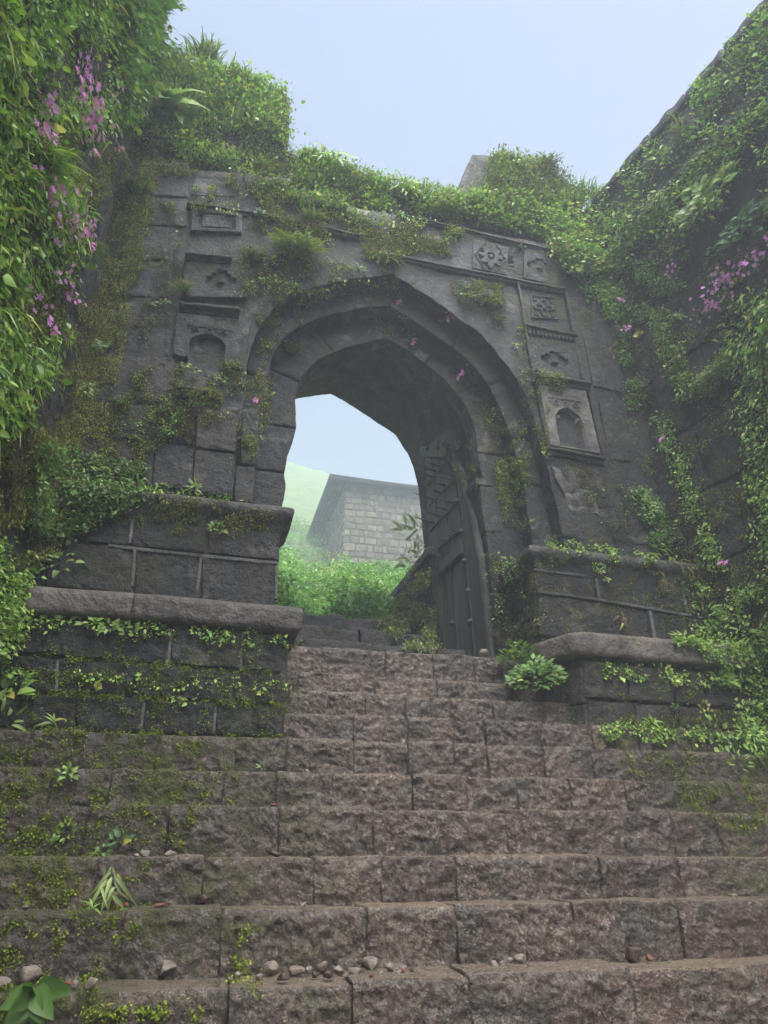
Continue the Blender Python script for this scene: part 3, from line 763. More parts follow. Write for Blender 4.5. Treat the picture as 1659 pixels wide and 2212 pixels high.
for i in range(12):                                                 # worn dentils under one moulding
    t = i / 11; p = at(*cr(1100, 650, (335 + 250 * t, 300 + 42 * t))[0], YF - .05)
    solid(block('dentil', rect(p[0] - .016, p[0] + .016, p[2] - .035, p[2] + .012, YF - .062), (0, .06, 0), M['dark'], gate, res=.02, r=.006, amp=.002, seed=i))
# pilaster strips framing the right panels
for (a, b, c, d) in (((268, 20), (280, 20), (345, 420), (330, 420)), ((330, 420), (345, 420), (462, 960), (440, 960)), ((530, 60), (545, 60), (645, 560), (625, 560)), ((655, 620), (668, 620), (765, 1000), (745, 1000))):
    P = [at(*p, YF - .05) for p in cr(1100, 650, d, c, b, a)]
    solid(block('pilaster', P, (0, .09, 0), M['dark'], gate, res=.03, r=.008, amp=.005, seed=77))
# broken plaster patch under the right niche
P = [at(*p, YF - .022) for p in cr(1100, 650, (560, 1290), (745, 1335), (600, 1050), (455, 1050))]
solid(block('plaster_patch', P, (0, .05, 0), M['plaster'], gate, res=.02, r=.01, amp=.008, seed=79, edge=.03))
# round boss above the arch on the right
bc = at(1055, 642, YF - .05)
th = np.linspace(0, 2 * np.pi, 41); rr = np.array([0, .03, .06, .065, .09, .12, .125, .14, .15])
hh = np.array([.09, .085, .05, .03, .045, .04, .02, .02, -.04])
V = np.stack([bc[0] + rr[:, None] * np.cos(th), YF - .02 - hh[:, None] + 0 * th, bc[2] + rr[:, None] * np.sin(th)], -1)
solid(obj('boss', V, gridfaces(9, 41), M['arch'], gate))
# parapet with two merlons, set back behind the facade top
YP = 6.52
ledgeV = MB(); ledgeV.box(XL, XRr, YF + .01, YP + 2.2, ZT - .5, ZT - .012); solid(ledgeV.build('wall_top', M['soil'], gate))
def slab(name, outline, Y0, Y1_, mat, parent, res=.06):
    """thick slab with an outline in (x, z); rough"""
    P = np.array(outline, float); P = resample(np.vstack([P, P[:1]]), 160)[:-1]
    P += np.stack([fbm(np.c_[P * 4, P[:, :1] * 0], 12, 3), fbm(np.c_[P * 4, P[:, :1] * 0], 13, 3)], -1) * .02
    n_ = len(P); c = P.mean(0); V = []; F = []; m = 14
    for j in range(m):
        t = j / (m - 1); Q = c + (P - c) * (1 - t)
        yy = Y0 - fbm(np.c_[Q[:, 0] * 3, Q[:, 0] * 0, Q[:, 1] * 3], 14, 3) * .02
        V += [(q[0], y_, q[1]) for q, y_ in zip(Q, yy)]
    for j in range(m - 1):
        for i in range(n_): F.append((j * n_ + i, j * n_ + (i + 1) % n_, (j + 1) * n_ + (i + 1) % n_, (j + 1) * n_ + i))
    o = len(V)
    V += [(q[0], Y1_, q[1]) for q in P]
    for i in range(n_): F.append((o + i, o + (i + 1) % n_, (i + 1) % n_, i))
    F.append(tuple(o + i for i in range(n_))[::-1])
    return solid(obj(name, V, F, mat, parent))
par = [tuple(at(*p, YP)[[0, 2]]) for p in ((640, 340), (700, 352), (800, 388), (900, 412), (985, 425))]
slab('parapet', [(XL, 8.8), (XL, 10.0), (.2, 10.0)] + par + [(2.8, 9.80), (4.4, 10.1), (4.95, 10.1), (4.95, 8.8)], YP, YP + .6, M['dark'], gate)
ml = [tuple(at(*p, YP - .02)[[0, 2]]) for p in ((622, 330), (625, 212), (600, 195), (520, 165), (430, 140), (375, 122))]
slab('merlon', ml + [(-1.5, 11.0), (-1.5, 9.6), (-.4, 9.6)], YP - .02, YP + .5, M['dark'], gate)
mr = [tuple(at(*p, YP - .02)[[0, 2]]) for p in ((990, 430), (996, 390), (1008, 355), (1022, 336), (1048, 336), (1110, 345), (1180, 362), (1235, 400), (1262, 425))]
slab('merlon', [(2.9, 9.5)] + mr + [(4.4, 9.5)], YP - .02, YP + .5, M['bastion'], gate)

# ---- flanking bastion walls
def wallgrid(name, label, fn, U, Vv, mat, amp, seed, cat='wall', top=None):
    t = thing(name, label, cat, fn(U[0], Vv[0]))
    P = np.array([[fn(a, b) for b in Vv] for a in U])
    n = np.cross(P[-1, 0] - P[0, 0], P[0, -1] - P[0, 0]); n /= np.linalg.norm(n)
    d = fbm(P * 1.6, seed, 4) * amp + ridge(P * 7, seed + 9, 3) * .006
    P = P + n * d[..., None]
    solid(obj('wall_face', P, gridfaces(len(U), len(Vv)), mat, t)); return t, P
def lx(y, z):
    x = -1.40
    if y > 5.62: x -= .22 * min(1, (y - 5.62) / .05)
    for c, w, a in ((5.52, .10, .05), (5.05, .13, .05), (4.45, .12, .04), (5.98, .09, .06)):
        x += a * math.exp(-((y - c + .05 * math.sin(z * 1.1)) / w) ** 2)
    if z > 9.0 and y < 5.4: x += .03
    return np.array([x, y, z])
Uy = np.concatenate([np.linspace(-4, 2.5, 30), np.linspace(2.55, 6.45, 125)])
lw, LP = wallgrid('bastion_wall', 'tall dark wall on the left side smothered in creepers and pink flowers', lx, Uy, np.linspace(-.2, 12.5, 190), M['bastion'], .05, 600)
bl_ = MB(); bl_.box(-4.5, -1.75, -4, 8.6, -.3, 12.4); solid(bl_.build('wall_core', M['bastion'], lw))
# horizontal joint ledges and some proud stones on the left wall near the gate
for i, (a, b, z0, z1) in enumerate(((5.70, 6.25, 4.5, 4.85), (5.70, 6.25, 5.5, 5.9), (5.7, 6.25, 6.4, 6.8), (5.7, 6.25, 7.3, 7.7), (5.1, 5.45, 3.9, 4.2), (4.7, 5.0, 4.6, 4.95))):
    x = -1.60 if a > 5.6 else -1.37
    solid(block('stone', [(x, b, z0), (x, a, z0), (x, a, z1), (x, b, z1)], (-.1, 0, 0), M['bastion'], lw, res=.025, r=.02, amp=.01, seed=620 + i, edge=.015))
def rx(s, z):                                                       # s runs along the wall towards the viewer
    return np.array([4.85 + .18 * s, 6.3 - s, z]) + np.array([.0, .0, 0.]) + (np.array([.985, .177, 0]) * -.012 * (z - 4))
rw, RP = wallgrid('bastion_wall', 'tall battered wall on the right side with a straight sloping skyline edge', rx, np.linspace(-.3, 9.5, 150)[::-1], np.linspace(-.2, 10.2, 150), M['bastion'], .04, 640)
rb = np.array([(4.80, 6.55), (6.75, -4), (9.5, -4), (9.5, 8.6), (5.2, 8.6)])
prism('wall_core', [(5.05, 6.6), (6.9, -3.9), (9.5, -4), (9.5, 8.6), (5.2, 8.6)], -.3, 10.12, M['bastion'], rw)
# coping stones along the skyline edge and a string course lower down
for i in range(16):
    s0, s1 = -.2 + i * .6 + .006, -.2 + (i + 1) * .6 - .006
    a, b = rx(s0, 10.17), rx(s1, 10.17); nr = np.array([-.985, -.177, 0])
    solid(block('coping_stone', [a + nr * .05 - (0, 0, .10), b + nr * .05 - (0, 0, .10), b + nr * .04 + (0, 0, .05), a + nr * .04 + (0, 0, .05)], (.5, .09, 0), M['dark'], rw, res=.05, r=.03, amp=.01, seed=660 + i, edge=.015))
for i in range(10):
    s0, s1 = -.1 + i * .95 + .004, -.1 + (i + 1) * .95 - .004
    a, b = rx(s0, 9.1), rx(s1, 9.1); nr = np.array([-.985, -.177, 0])
    solid(block('string_course', [a + nr * .10 - (0, 0, .09), b + nr * .10 - (0, 0, .09), b + nr * .09 + (0, 0, .06), a + nr * .09 + (0, 0, .06)], (.2, .03, 0), M['bastion'], rw, res=.05, r=.03, amp=.012, seed=680 + i, edge=.02))
# big blocks showing low on the right wall
zz = [3.5, 4.3, 5.1, 5.9, 6.75, 7.6]
for r_ in range(5):
    for c_ in range(4):
        s0 = -.05 + c_ * .72 + (.3 if r_ % 2 else 0); s1 = s0 + .70
        z0, z1 = zz[r_] + .01, zz[r_ + 1] - .01; nr = np.array([-.985, -.177, 0]) * .025
        P = [rx(s0, z0) + nr, rx(s1, z0) + nr, rx(s1, z1) + nr, rx(s0, z1) + nr]
        solid(block('stone', P, (.12, .02, 0), M['bastion'], rw, res=.04, r=.03, amp=.02, freq=3, seed=700 + r_ * 7 + c_, edge=.012, chisel=.005))

# ---- the wooden door leaf, open against the right jamb
A_ = at(1047, 1405, 6.80)[:2]; B_ = at(937, 1410, 7.95)[:2]; dd = B_ - A_
dn = np.array([-dd[1], dd[0], 0.]); dn /= np.linalg.norm(dn)
if dn[0] > 0: dn = -dn
def dp(px, py, off=0.):                                             # a point on the door's vertical plane
    d = ray(px, py); nn = np.array([-dd[1], dd[0]]); base_ = A_ + dn[:2] * off
    t = (nn @ (base_ - EYE[:2])) / (nn @ d[:2]); return EYE + t * d
door = thing('wooden_door', 'weathered grey wooden door leaf with iron spikes standing open against the right jamb', 'door', (A_[0], A_[1], 3.38))
def dq(name, quad, off, th_, mat, par, res=.03, r=.008, amp=.003, seed=0, chisel=0):
    P = [dp(x, y, off) for x, y in quad]
    return solid(block(name, P, tuple(-dn * th_), mat, par, res=res, r=r, amp=amp, freq=5, seed=seed, edge=.002, chisel=chisel, back=True))
def c6(*pts): return [((600 + x / 2.765) * .92167, (850 + y / 2.765) * .92167) for x, y in pts]
farE = c6((1152, 1990), (1125, 1290), (1107, 900), (1095, 620), (1090, 600))
nearE = c6((1420, 1990), (1372, 1450), (1325, 1000), (1290, 760), (1235, 640))
fE, nE = resample([dp(*p, .0) for p in farE], 40), resample([dp(*p, .0) for p in nearE], 40)
fr = [0, .30, .62, 1.0]
for i in range(3):
    a, b = fr[i] + .008, fr[i + 1] - .008
    fa, fb = fE * (1 - a) + nE * a, fE * (1 - b) + nE * b
    m = 8; t = np.linspace(0, 1, m)[None, :, None]
    S = fa[:, None] * (1 - t) + fb[:, None] * t
    S = S + dn * (fbm(S * np.array([18, 18, 1.5]), 800 + i, 3) * .004)[..., None] + dn * random.uniform(-.004, .004)
    Bk = S - dn * .05
    V = np.concatenate([S.reshape(-1, 3), Bk.reshape(-1, 3)]); n1 = 40 * m
    F = [tuple(f) for f in gridfaces(40, m)] + [tuple(f + n1) for f in gridfaces(40, m, flip=True)]
    for j in range(39):
        F.append((j * m, (j + 1) * m, (j + 1) * m + n1, j * m + n1)); F.append((j * m + m - 1, j * m + m - 1 + n1, (j + 1) * m + m - 1 + n1, (j + 1) * m + m - 1))
    F.append(tuple(range(m)) + tuple(n1 + k for k in range(m))[::-1]); F.append(tuple(39 * m + k for k in range(m))[::-1] + tuple(n1 + 39 * m + k for k in range(m)))
    solid(obj('plank', V, F, M['wood'], door, smooth=False))
# thick stile beside the hinge, following the arch curve
st0 = resample([dp(*p, .03) for p in c6((1425, 1990), (1375, 1450), (1330, 1000), (1300, 760), (1262, 640), (1195, 530))], 40)
st1 = resample([dp(*p, .03) for p in c6((1505, 1990), (1440, 1300), (1385, 1000), (1335, 820), (1310, 700), (1215, 520))], 40)
t = np.linspace(0, 1, 6)[None, :, None]; S = st0[:, None] * (1 - t) + st1[:, None] * t
S = S + dn * (fbm(S * np.array([18, 18, 1.5]), 811, 3) * .005)[..., None]
Bk = S - dn * .10; V = np.concatenate([S.reshape(-1, 3), Bk.reshape(-1, 3)]); n1 = 240
F = [tuple(f) for f in gridfaces(40, 6)] + [tuple(f + n1) for f in gridfaces(40, 6, flip=True)]
for j in range(39):
    F.append((j * 6, (j + 1) * 6, (j + 1) * 6 + n1, j * 6 + n1)); F.append((j * 6 + 5, j * 6 + 5 + n1, (j + 1) * 6 + 5 + n1, (j + 1) * 6 + 5))
solid(obj('hinge_stile', V, F, M['woodd'], door, smooth=False))
for i, (a, b, y0) in enumerate(((1087, 1130, 415), (1133, 1172, 400), (1176, 1215, 390), (1219, 1252, 385), (1256, 1292, 440))):
    dq('bleached_plank', c6((a + 3, 545 + i * 3), (b + 5, 550 + i * 3), (b, y0 + 5), (a, y0)), -.05, .05, M['woodl'], door, seed=820 + i, amp=.008)
    door.children[-1]['label'] = 'bleached grey board end above the leaf'
dq('head_rail', c6((1068, 605), (1232, 612), (1215, 528), (1063, 545)), .05, .06, M['woodl'], door, seed=830)
for i, (l, u) in enumerate((((1135, 1235), (1345, 1050)), ((1120, 1085), (1310, 880)), ((1112, 925), (1265, 760)), ((1105, 790), (1225, 640)))):
    x0, y0 = l; x1, y1 = u
    dq('batten', c6((x0, y0 + 10), (x1, y1 + 10), (x1, y1 - 3), (x0, y0 - 3)), .025, .03, M['wood'], door, seed=840 + i)
dq('lock_rail', c6((1180, 1372), (1325, 1235), (1325, 1168), (1180, 1300)), .05, .05, M['wood'], door, seed=850)
def cone(par, name, p0, p1, r0, r1, n=8, mid=None):
    mb = MB(); p0, p1 = np.array(p0), np.array(p1); q = [p0, p0 * .6 + p1 * .4, p1]
    mb.tube(q, [r0, r0 * .85, r1], n); return mb.build(name, M['iron'], par, smooth=True)
for (x, y) in ((1200, 676), (1172, 706), (1150, 742), (1260, 756), (1230, 798), (1205, 845), (1150, 885), (1280, 912), (1235, 952), (1200, 995), (1155, 1040)):
    p = dp(*c6((x, y))[0], 0.)
    tip = p + dn * .27 + np.array([0, 0, .035]) + np.array([dd[0], dd[1], 0]) / np.linalg.norm(dd) * .0
    cone(door, 'spike', p, tip, .016, .003)
for (x, y) in ((1300, 1090), (1270, 1125), (1235, 1155), (1195, 1200)):
    p = dp(*c6((x, y))[0], 0.); cone(door, 'spike', p, p + dn * .10 + np.array([0, 0, .01]), .014, .004)
for (x, y, r) in ((1112, 560, .034), (1182, 552, .034), (1235, 610, .034), (1275, 728, .03), (1295, 900, .036), (1325, 1095, .034), (1345, 1285, .034), (1368, 1480, .036), (1382, 1680, .036), (1268, 1690, .03)):
    p = dp(*c6((x, y))[0], .05); tx = np.array([dd[0], dd[1], 0]) / np.linalg.norm(dd); V = []; n = 16
    for k in range(n):
        a = 2 * math.pi * k / n; q = r * (1 + .22 * math.cos(4 * a)); V.append(p + q * (tx * math.cos(a) + np.array([0, 0, 1]) * math.sin(a)))
    for k in range(n):
        a = 2 * math.pi * k / n; V.append(p + dn * .018 + .5 * r * (tx * math.cos(a) + np.array([0, 0, 1]) * math.sin(a)))
    V.append(p + dn * .045); V += [v - dn * .02 for v in V[:n]]
    F = [(k, (k + 1) % n, n + (k + 1) % n, n + k) for k in range(n)] + [(n + k, n + (k + 1) % n, 2 * n) for k in range(n)] + [(2 * n + 1 + k, 2 * n + 1 + (k + 1) % n, (k + 1) % n, k) for k in range(n)]
    obj('stud', V, F, M['iron'], door)
rc = dp(*c6((1170, 1295))[0], .05); tx = np.array([dd[0], dd[1], 0]) / np.linalg.norm(dd)
mb = MB(); mb.tube([rc + .058 * (tx * math.cos(a) * .7 + np.array([0, 0, 1]) * math.sin(a) + dn * .3 * math.cos(a)) for a in np.linspace(0, 2 * math.pi, 20)], .006, 6); mb.build('pull_ring', M['iron'], door, smooth=True)

kids = list(door.children)
lockr = [o for o in kids if o.name.startswith('lock_rail')][0]; stile = [o for o in kids if o.name.startswith('hinge_stile')][0]
planks = [o for o in kids if o.name.startswith('plank')]
for o in kids:
    if o.name.startswith('pull_ring'): o.parent = lockr
    elif o.name.startswith('stud'): o.parent = stile
    elif o.name.startswith('spike'): o.parent = planks[1]
# ---- low wall with a coping beyond the gate
XW = 2.55
pw = thing('parapet_wall', 'low mossy wall with a stone coping beyond the gate to the right of the inner steps', 'wall', (XW, 9.5, 4.2))
y0, y1 = 7.7, 11.2
P = np.array([[(XW + .0, y, z) for z in np.linspace(3.4, 4.98, 50)] for y in np.linspace(y0, y1, 90)]); P[..., 0] -= fbm(P * 4, 870, 4) * .04
solid(obj('wall_face', P, gridfaces(90, 50, flip=True), M['bastion'], pw))
solid(obj('wall_core', *box_arrays(XW + .04, XW + .40, y0, y1, 3.4, 4.95), M['bastion'], pw))
for i in range(5):
    a, b = y0 + i * .7 + .004, y0 + (i + 1) * .7 - .004
    solid(block('coping_stone', [(XW - .07, b, 4.93), (XW - .07, a, 4.93), (XW - .07, a, 5.05), (XW - .07, b, 5.05)], (.45, 0, 0), M['capdark'], pw, res=.03, r=.02, amp=.006, seed=880 + i))

# ---- hillside
def hz(x, y):
    yy = [8.9, 12, 16, 20, 30, 40, 55, 75, 88, 110, 160]; zz_ = [4.05, 5.3, 7.0, 8.9, 13.4, 19.3, 29.0, 43.0, 46.0, 46.5, 46]
    z = np.interp(y, yy, zz_)
    s = np.clip((y - 9) / 50, 0, 1)
    z = z + s * (3.0 * fbm(np.stack([x / 18., y / 14., 0 * x], -1), 21, 4)) - s * (x - y * .35) * .018
    return z + .12 * fbm(np.stack([x * .7, y * .7, 0 * x], -1), 22, 3) * np.clip((y - 8.9) / 3, 0, 1)
hx, hy = np.meshgrid(np.concatenate([np.linspace(-90, -12, 40), np.linspace(-11, 36, 120), np.linspace(37, 130, 40)]), np.concatenate([np.linspace(8.75, 30, 120), np.linspace(30.5, 160, 90)]), indexing='ij')
P = np.stack([hx, hy, hz(hx, hy)], -1)
solid(obj('hillside', P, gridfaces(*hx.shape), M['hill'], None, 'structure'))
fm = MB()
for (x0, x1) in ((-90, -9), (9.5, 130)): fm.box(x0, x1, -30, 9.0, -.6, -.1)
fm.build('outer_ground', M['soil'], None, 'structure')

# ---- the stone house on the hill
HY = 30.0
hc = at(741, 1200, HY); HX, HZ0 = float(hc[0]), float(hc[2]) - .9
HZ1 = float(at(743, 1043, HY)[2])
house = thing('stone_house', 'small rubble stone house with a grey corrugated roof on the misty hillside', 'house', (HX, HY, HZ0))
solid(obj('wall', *box_arrays(HX + .03, HX + 7.8, HY + .03, HY + 11, HZ0 - 1, HZ1), M['hmortar'], house))
def rubble(front):
    z = HZ0; r_ = 0
    while z < HZ1 - .08:
        h = min(random.uniform(.24, .38), HZ1 - z); u = 0; L = 6.4 if front else 8.5
        while u < L:
            w = random.uniform(.2, .6); g_ = random.uniform(.016, .036)
            if front: q = rect(HX + u + g_, HX + min(u + w, L) - g_, z + g_, z + h - g_, HY - .01); dv = (0, .12, 0)
            else: q = [(HX - .01, HY + min(u + w, L) - g_, z + g_), (HX - .01, HY + u + g_, z + g_), (HX - .01, HY + u + g_, z + h - g_), (HX - .01, HY + min(u + w, L) - g_, z + h - g_)]; dv = (.12, 0, 0)
            q = [tuple(np.array(p) + (0 if front else 0, 0, random.uniform(-.012, .012))) for p in q]
            solid(block('stone', q, dv, M['hstone'], house, res=.14, r=.04, amp=.01, seed=random.randint(0, 999), edge=.03))
            u += w
        z += h
rubble(True); rubble(False)
e0 = at(713, 1023, HY - .5)
RX0, RZ0 = float(e0[0]), float(e0[2]); nx = 280
us = np.linspace(0, 9.0, nx); ys = np.linspace(HY - .5, HY + 12, 12)
top = np.array([[(RX0 + u, y, RZ0 + .022 * math.sin(u * 2 * math.pi / .16) - .03 * u + .02 * (y - HY) / 8) for y in ys] for u in us])
bot = top - np.array([0, 0, .03])
V = np.concatenate([top.reshape(-1, 3), bot.reshape(-1, 3)]); n1 = nx * 12
F = [tuple(f) for f in gridfaces(nx, 12)] + [tuple(f + n1) for f in gridfaces(nx, 12, flip=True)]
F += [(i * 12, i * 12 + n1, (i + 1) * 12 + n1, (i + 1) * 12) for i in range(nx - 1)] + [(j, j + 1, j + 1 + n1, j + n1) for j in range(11)]
solid(obj('roof', V, F, M['roof'], house, smooth=False))
solid(obj('eave_board', *box_arrays(RX0 + .02, RX0 + .06, HY - .48, HY + 12, RZ0 - .22, RZ0 - .04), M['roof'], house))
obj('eave_board', *box_arrays(RX0 + .07, RX0 + 9, HY - .47, HY - .43, RZ0 - .30, RZ0 - .06), M['roof'], house)
obj('wall_plate', *box_arrays(HX - .02, HX + 7.8, HY, HY + .12, HZ1, HZ1 + .3), M['roof'], house)
for i in range(12):
    obj('rafter', *box_arrays(RX0 + .05, HX + .6, HY + .2 + i * .95, HY + .28 + i * .95, RZ0 - .13, RZ0 - .03), M['roof'], house)

roof_ = [o for o in house.children if o.name.startswith('roof')][0]
for o in list(house.children):
    if o.name.split('.')[0] in ('rafter', 'eave_board'): o.parent = roof_
# ================================================================ VEGETATION
Vs_, Fs_, o_ = [], [], 0
for ob in SOLID:
    me = ob.data; org = origin_of(ob)
    co = np.empty(len(me.vertices) * 3, np.float32); me.vertices.foreach_get("co", co); co = co.reshape(-1, 3) + org
    me.calc_loop_triangles(); tr = np.empty(len(me.loop_triangles) * 3, np.int32); me.loop_triangles.foreach_get("vertices", tr)
    Vs_.append(co); Fs_.append(tr.reshape(-1, 3) + o_); o_ += len(co)
BV = BVHTree.FromPolygons(np.concatenate(Vs_).tolist(), np.concatenate(Fs_).tolist())
EV = Vector(EYE)
def hit(px, py):
    d = Vector(ray(px, py)).normalized()
    loc, nor, idx, dist = BV.ray_cast(EV, d, 90)
    if loc is None: return None
    if nor.dot(d) > 0: nor = -nor
    return np.array(loc), np.array(nor)
def inpoly(x, y, poly):
    c = np.zeros(len(x), bool); j = len(poly) - 1
    for i in range(len(poly)):
        xi, yi = poly[i]; xj, yj = poly[j]
        m = ((yi > y) != (yj > y)) & (x < (xj - xi) * (y - yi) / (yj - yi + 1e-12) + xi); c ^= m; j = i
    return c
def scatter(poly, n, gap=0.0, gs=60., seed=0, maxd=12):
    P = np.array(poly, float); lo, hi = P.min(0), P.max(0); out = []; r = np.random.default_rng(seed + 100)
    X = r.uniform(lo[0], hi[0], n * 4); Y = r.uniform(lo[1], hi[1], n * 4); m = inpoly(X, Y, poly)
    if gap > -1:
        f = fbm(np.stack([X / gs, Y / gs, 0 * X + seed], -1), seed, 3); m &= f > gap
    X, Y = X[m][:n], Y[m][:n]; pos, nor = [], []
    for x, y in zip(X, Y):
        h = hit(x, y)
        if h is not None and np.linalg.norm(h[0] - EYE) < maxd: pos.append(h[0]); nor.append(h[1])
    return np.array(pos).reshape(-1, 3), np.array(nor).reshape(-1, 3)
def nrm(a): return a / (np.linalg.norm(a, axis=-1, keepdims=True) + 1e-9)
def leaf_arrays8(base, axis, nor, L, Wd, col, fold=.25, droop=.2):
    n = len(base); axis = nrm(axis); side = nrm(np.cross(axis, nor)); nr = nrm(np.cross(side, axis)); L = L[:, None]; Wd = Wd[:, None]
    dn_ = np.array([0, 0, -1.]) * L * droop
    b = base; m1 = base + axis * L * .28 - nr * Wd * fold; m2 = base + axis * L * .62 - nr * Wd * fold * .7 + dn_ * .35
    l1 = base + axis * L * .24 - side * Wd * .92; r1 = base + axis * L * .24 + side * Wd * .92
    l2 = base + axis * L * .60 - side * Wd * .72 + dn_ * .35; r2 = base + axis * L * .60 + side * Wd * .72 + dn_ * .35
    tip = base + axis * L + dn_
    V = np.stack([b, l1, m1, r1, l2, m2, r2, tip], 1).reshape(-1, 3); i = np.arange(n)[:, None] * 8
    F = np.concatenate([i + np.array([q]) for q in ([0, 2, 1], [0, 3, 2], [1, 2, 5], [1, 5, 4], [2, 3, 6], [2, 6, 5], [4, 5, 7], [5, 6, 7])])
    return V, F, np.repeat(col, 8, 0)
def leaf_arrays(base, axis, nor, L, Wd, col, fold=.25, droop=.2):
    """many five-vertex folded leaves"""
    n = len(base); axis = nrm(axis); side = nrm(np.cross(axis, nor)); nr = nrm(np.cross(side, axis)); L = L[:, None]; Wd = Wd[:, None]
    b = base; mid = base + axis * L * .45 - nr * Wd * fold
    l = base + axis * L * .42 - side * Wd; r = base + axis * L * .42 + side * Wd
    tip = base + axis * L + np.array([0, 0, -1.]) * L * droop
    V = np.stack([b, l, mid, r, tip], 1).reshape(-1, 3)
    i = np.arange(n)[:, None] * 5
    F = np.concatenate([i + np.array([[0, 2, 1]]), i + np.array([[0, 3, 2]]), i + np.array([[1, 2, 4]]), i + np.array([[2, 3, 4]])])
    return V, F, np.repeat(col, 5, 0)
PAL = {
    'bright': [(.21, .34, .07), (.27, .40, .09), (.15, .26, .05), (.11, .20, .05), (.32, .41, .11)],
    'mid': [(.10, .20, .05), (.14, .25, .06), (.07, .14, .04), (.17, .25, .07), (.16, .16, .05)],
    'dark': [(.035, .085, .03), (.055, .12, .04), (.08, .15, .05), (.03, .07, .02)],
    'olive': [(.13, .17, .04), (.17, .21, .05), (.085, .12, .03), (.13, .10, .04), (.21, .23, .06)],
    'moss': [(.13, .135, .018), (.19, .20, .028), (.08, .085, .018), (.10, .072, .03), (.27, .28, .045)],
    'mossb': [(.14, .18, .015), (.20, .24, .02), (.10, .12, .012), (.07, .08, .012)],
    'rib': [(.20, .19, .035), (.26, .25, .05), (.14, .12, .03), (.16, .11, .04), (.30, .31, .07)],
    'brown': [(.06, .045, .02), (.09, .065, .03), (.10, .09, .035), (.045, .035, .018), (.15, .15, .05)],
    'hillg': [(.13, .25, .05), (.18, .30, .07), (.10, .19, .045), (.20, .27, .08), (.08, .16, .04)],
    'fresh': [(.16, .27, .06), (.21, .32, .08), (.12, .21, .05), (.22, .27, .08), (.30, .27, .06)],
}
UPV = np.array([0, 0, 1.])
def foliage(name, pos, nor, pal, per=5, L=(.02, .045), wr=.36, spread=.04, out=.5, down=.6, rand=.8, lift=.02, seed=0, droop=.25, mat='leafcol', kind='stuff', label=None):
    if len(pos) == 0: return
    r = np.random.default_rng(seed + 5)
    P = np.repeat(pos, per, 0); N = np.repeat(nor, per, 0); n = len(P)
    # one tint per clump, and slight variation by leaf
    pc = np.array(PAL[pal]); ci = np.repeat(r.integers(0, len(pc), len(pos)), per); ci = np.where(r.random(n) < .35, r.integers(0, len(pc), n), ci)
    col = np.array([1.40, 1.50, 1.35]) * pc[ci] * r.uniform(.75, 1.3, (n, 1)) * (1 + .18 * fbm(P * 1.7, seed, 2))[:, None]
    off = r.normal(0, 1, (n, 3)) * spread; off -= N * np.minimum((off * N).sum(1, keepdims=True), 0)
    B_ = P + off + N * r.uniform(0, lift, (n, 1))
    ax = N * out + np.array([0, 0, -1.]) * down * r.uniform(.2, 1.2, (n, 1)) + r.normal(0, 1, (n, 3)) * rand * .6
    nn = N + np.array([0, 0, .7]) + r.normal(0, .45, (n, 3))
    LL = r.uniform(*L, n) * (1 + .35 * r.standard_normal(n)).clip(.5, 1.8)
    if L[1] < .021 or name == 'hill_herbs':
        ax = nrm(ax); sd = nrm(np.cross(ax, nn)); Wd = (LL * wr * 1.15)[:, None]; l_ = LL[:, None]
        V = np.stack([B_, B_ + ax * l_ * .45 - sd * Wd, B_ + ax * l_ - UPV * l_ * droop, B_ + ax * l_ * .45 + sd * Wd], 1).reshape(-1, 3)
        i4 = np.arange(n)[:, None] * 4; F = np.concatenate([i4 + np.array([[0, 1, 2]]), i4 + np.array([[0, 2, 3]])]); c = np.repeat(np.clip(col, .005, .6), 4, 0)
    else:
        V, F, c = (leaf_arrays8 if name == 'creeper_foliage' else leaf_arrays)(B_, ax, nn, LL, LL * wr * r.uniform(.7, 1.2, n), np.clip(col, .005, .6), droop=droop)
    me = make_mesh(name, V, F, M[mat], True, c); o = link(name, me, None, kind)
    if label: o['label'] = label
    return o
# --- left wall
A_poly = [(-350, -350), (390, -350), (380, 0), (372, 110), (335, 225), (300, 300), (240, 250), (200, 300), (150, 360), (165, 480), (150, 620), (120, 700), (40, 900), (-350, 1050)]
p, n = scatter(A_poly, 5000, -.30, 60, 1)
foliage('hanging_grass', p[::6], n[::6], 'fresh', 9, (.06, .13), .06, .05, .5, .9, .8, .10, 171, .5)
foliage('creeper_foliage', p, n, 'bright', 6, (.018, .058), .36, .05, .5, 1., .7, .09, 1, label='bright green creeper covering the upper left wall')
p, n = scatter([(200, -350), (395, -350), (384, 0), (376, 120), (335, 240), (250, 260), (235, 100)], 1500, -.6, 70, 2)
foliage('creeper_foliage', p, n, 'mid', 7, (.05, .085), .30, .06, .7, .8, .6, .10, 2, label='darker long-leaved shrub foliage at the far top of the left wall')
p, n = scatter([(-250, -200), (250, -200), (200, 450), (130, 700), (0, 900), (-250, 1000)], 3200, -.3, 50, 3)
foliage('creeper_undergrowth', p, n, 'olive', 8, (.008, .02), .4, .03, .5, .8, .8, .03, 3)
p, n = scatter([(120, 250), (330, 230), (320, 420), (295, 620), (240, 800), (170, 1000), (120, 1200), (-60, 1250), (-60, 700)], 8000, .0, 45, 4)
foliage('hanging_moss', p, n, 'moss', 7, (.006, .018), .3, .025, .3, 1.2, .5, .02, 4, mat='moss')
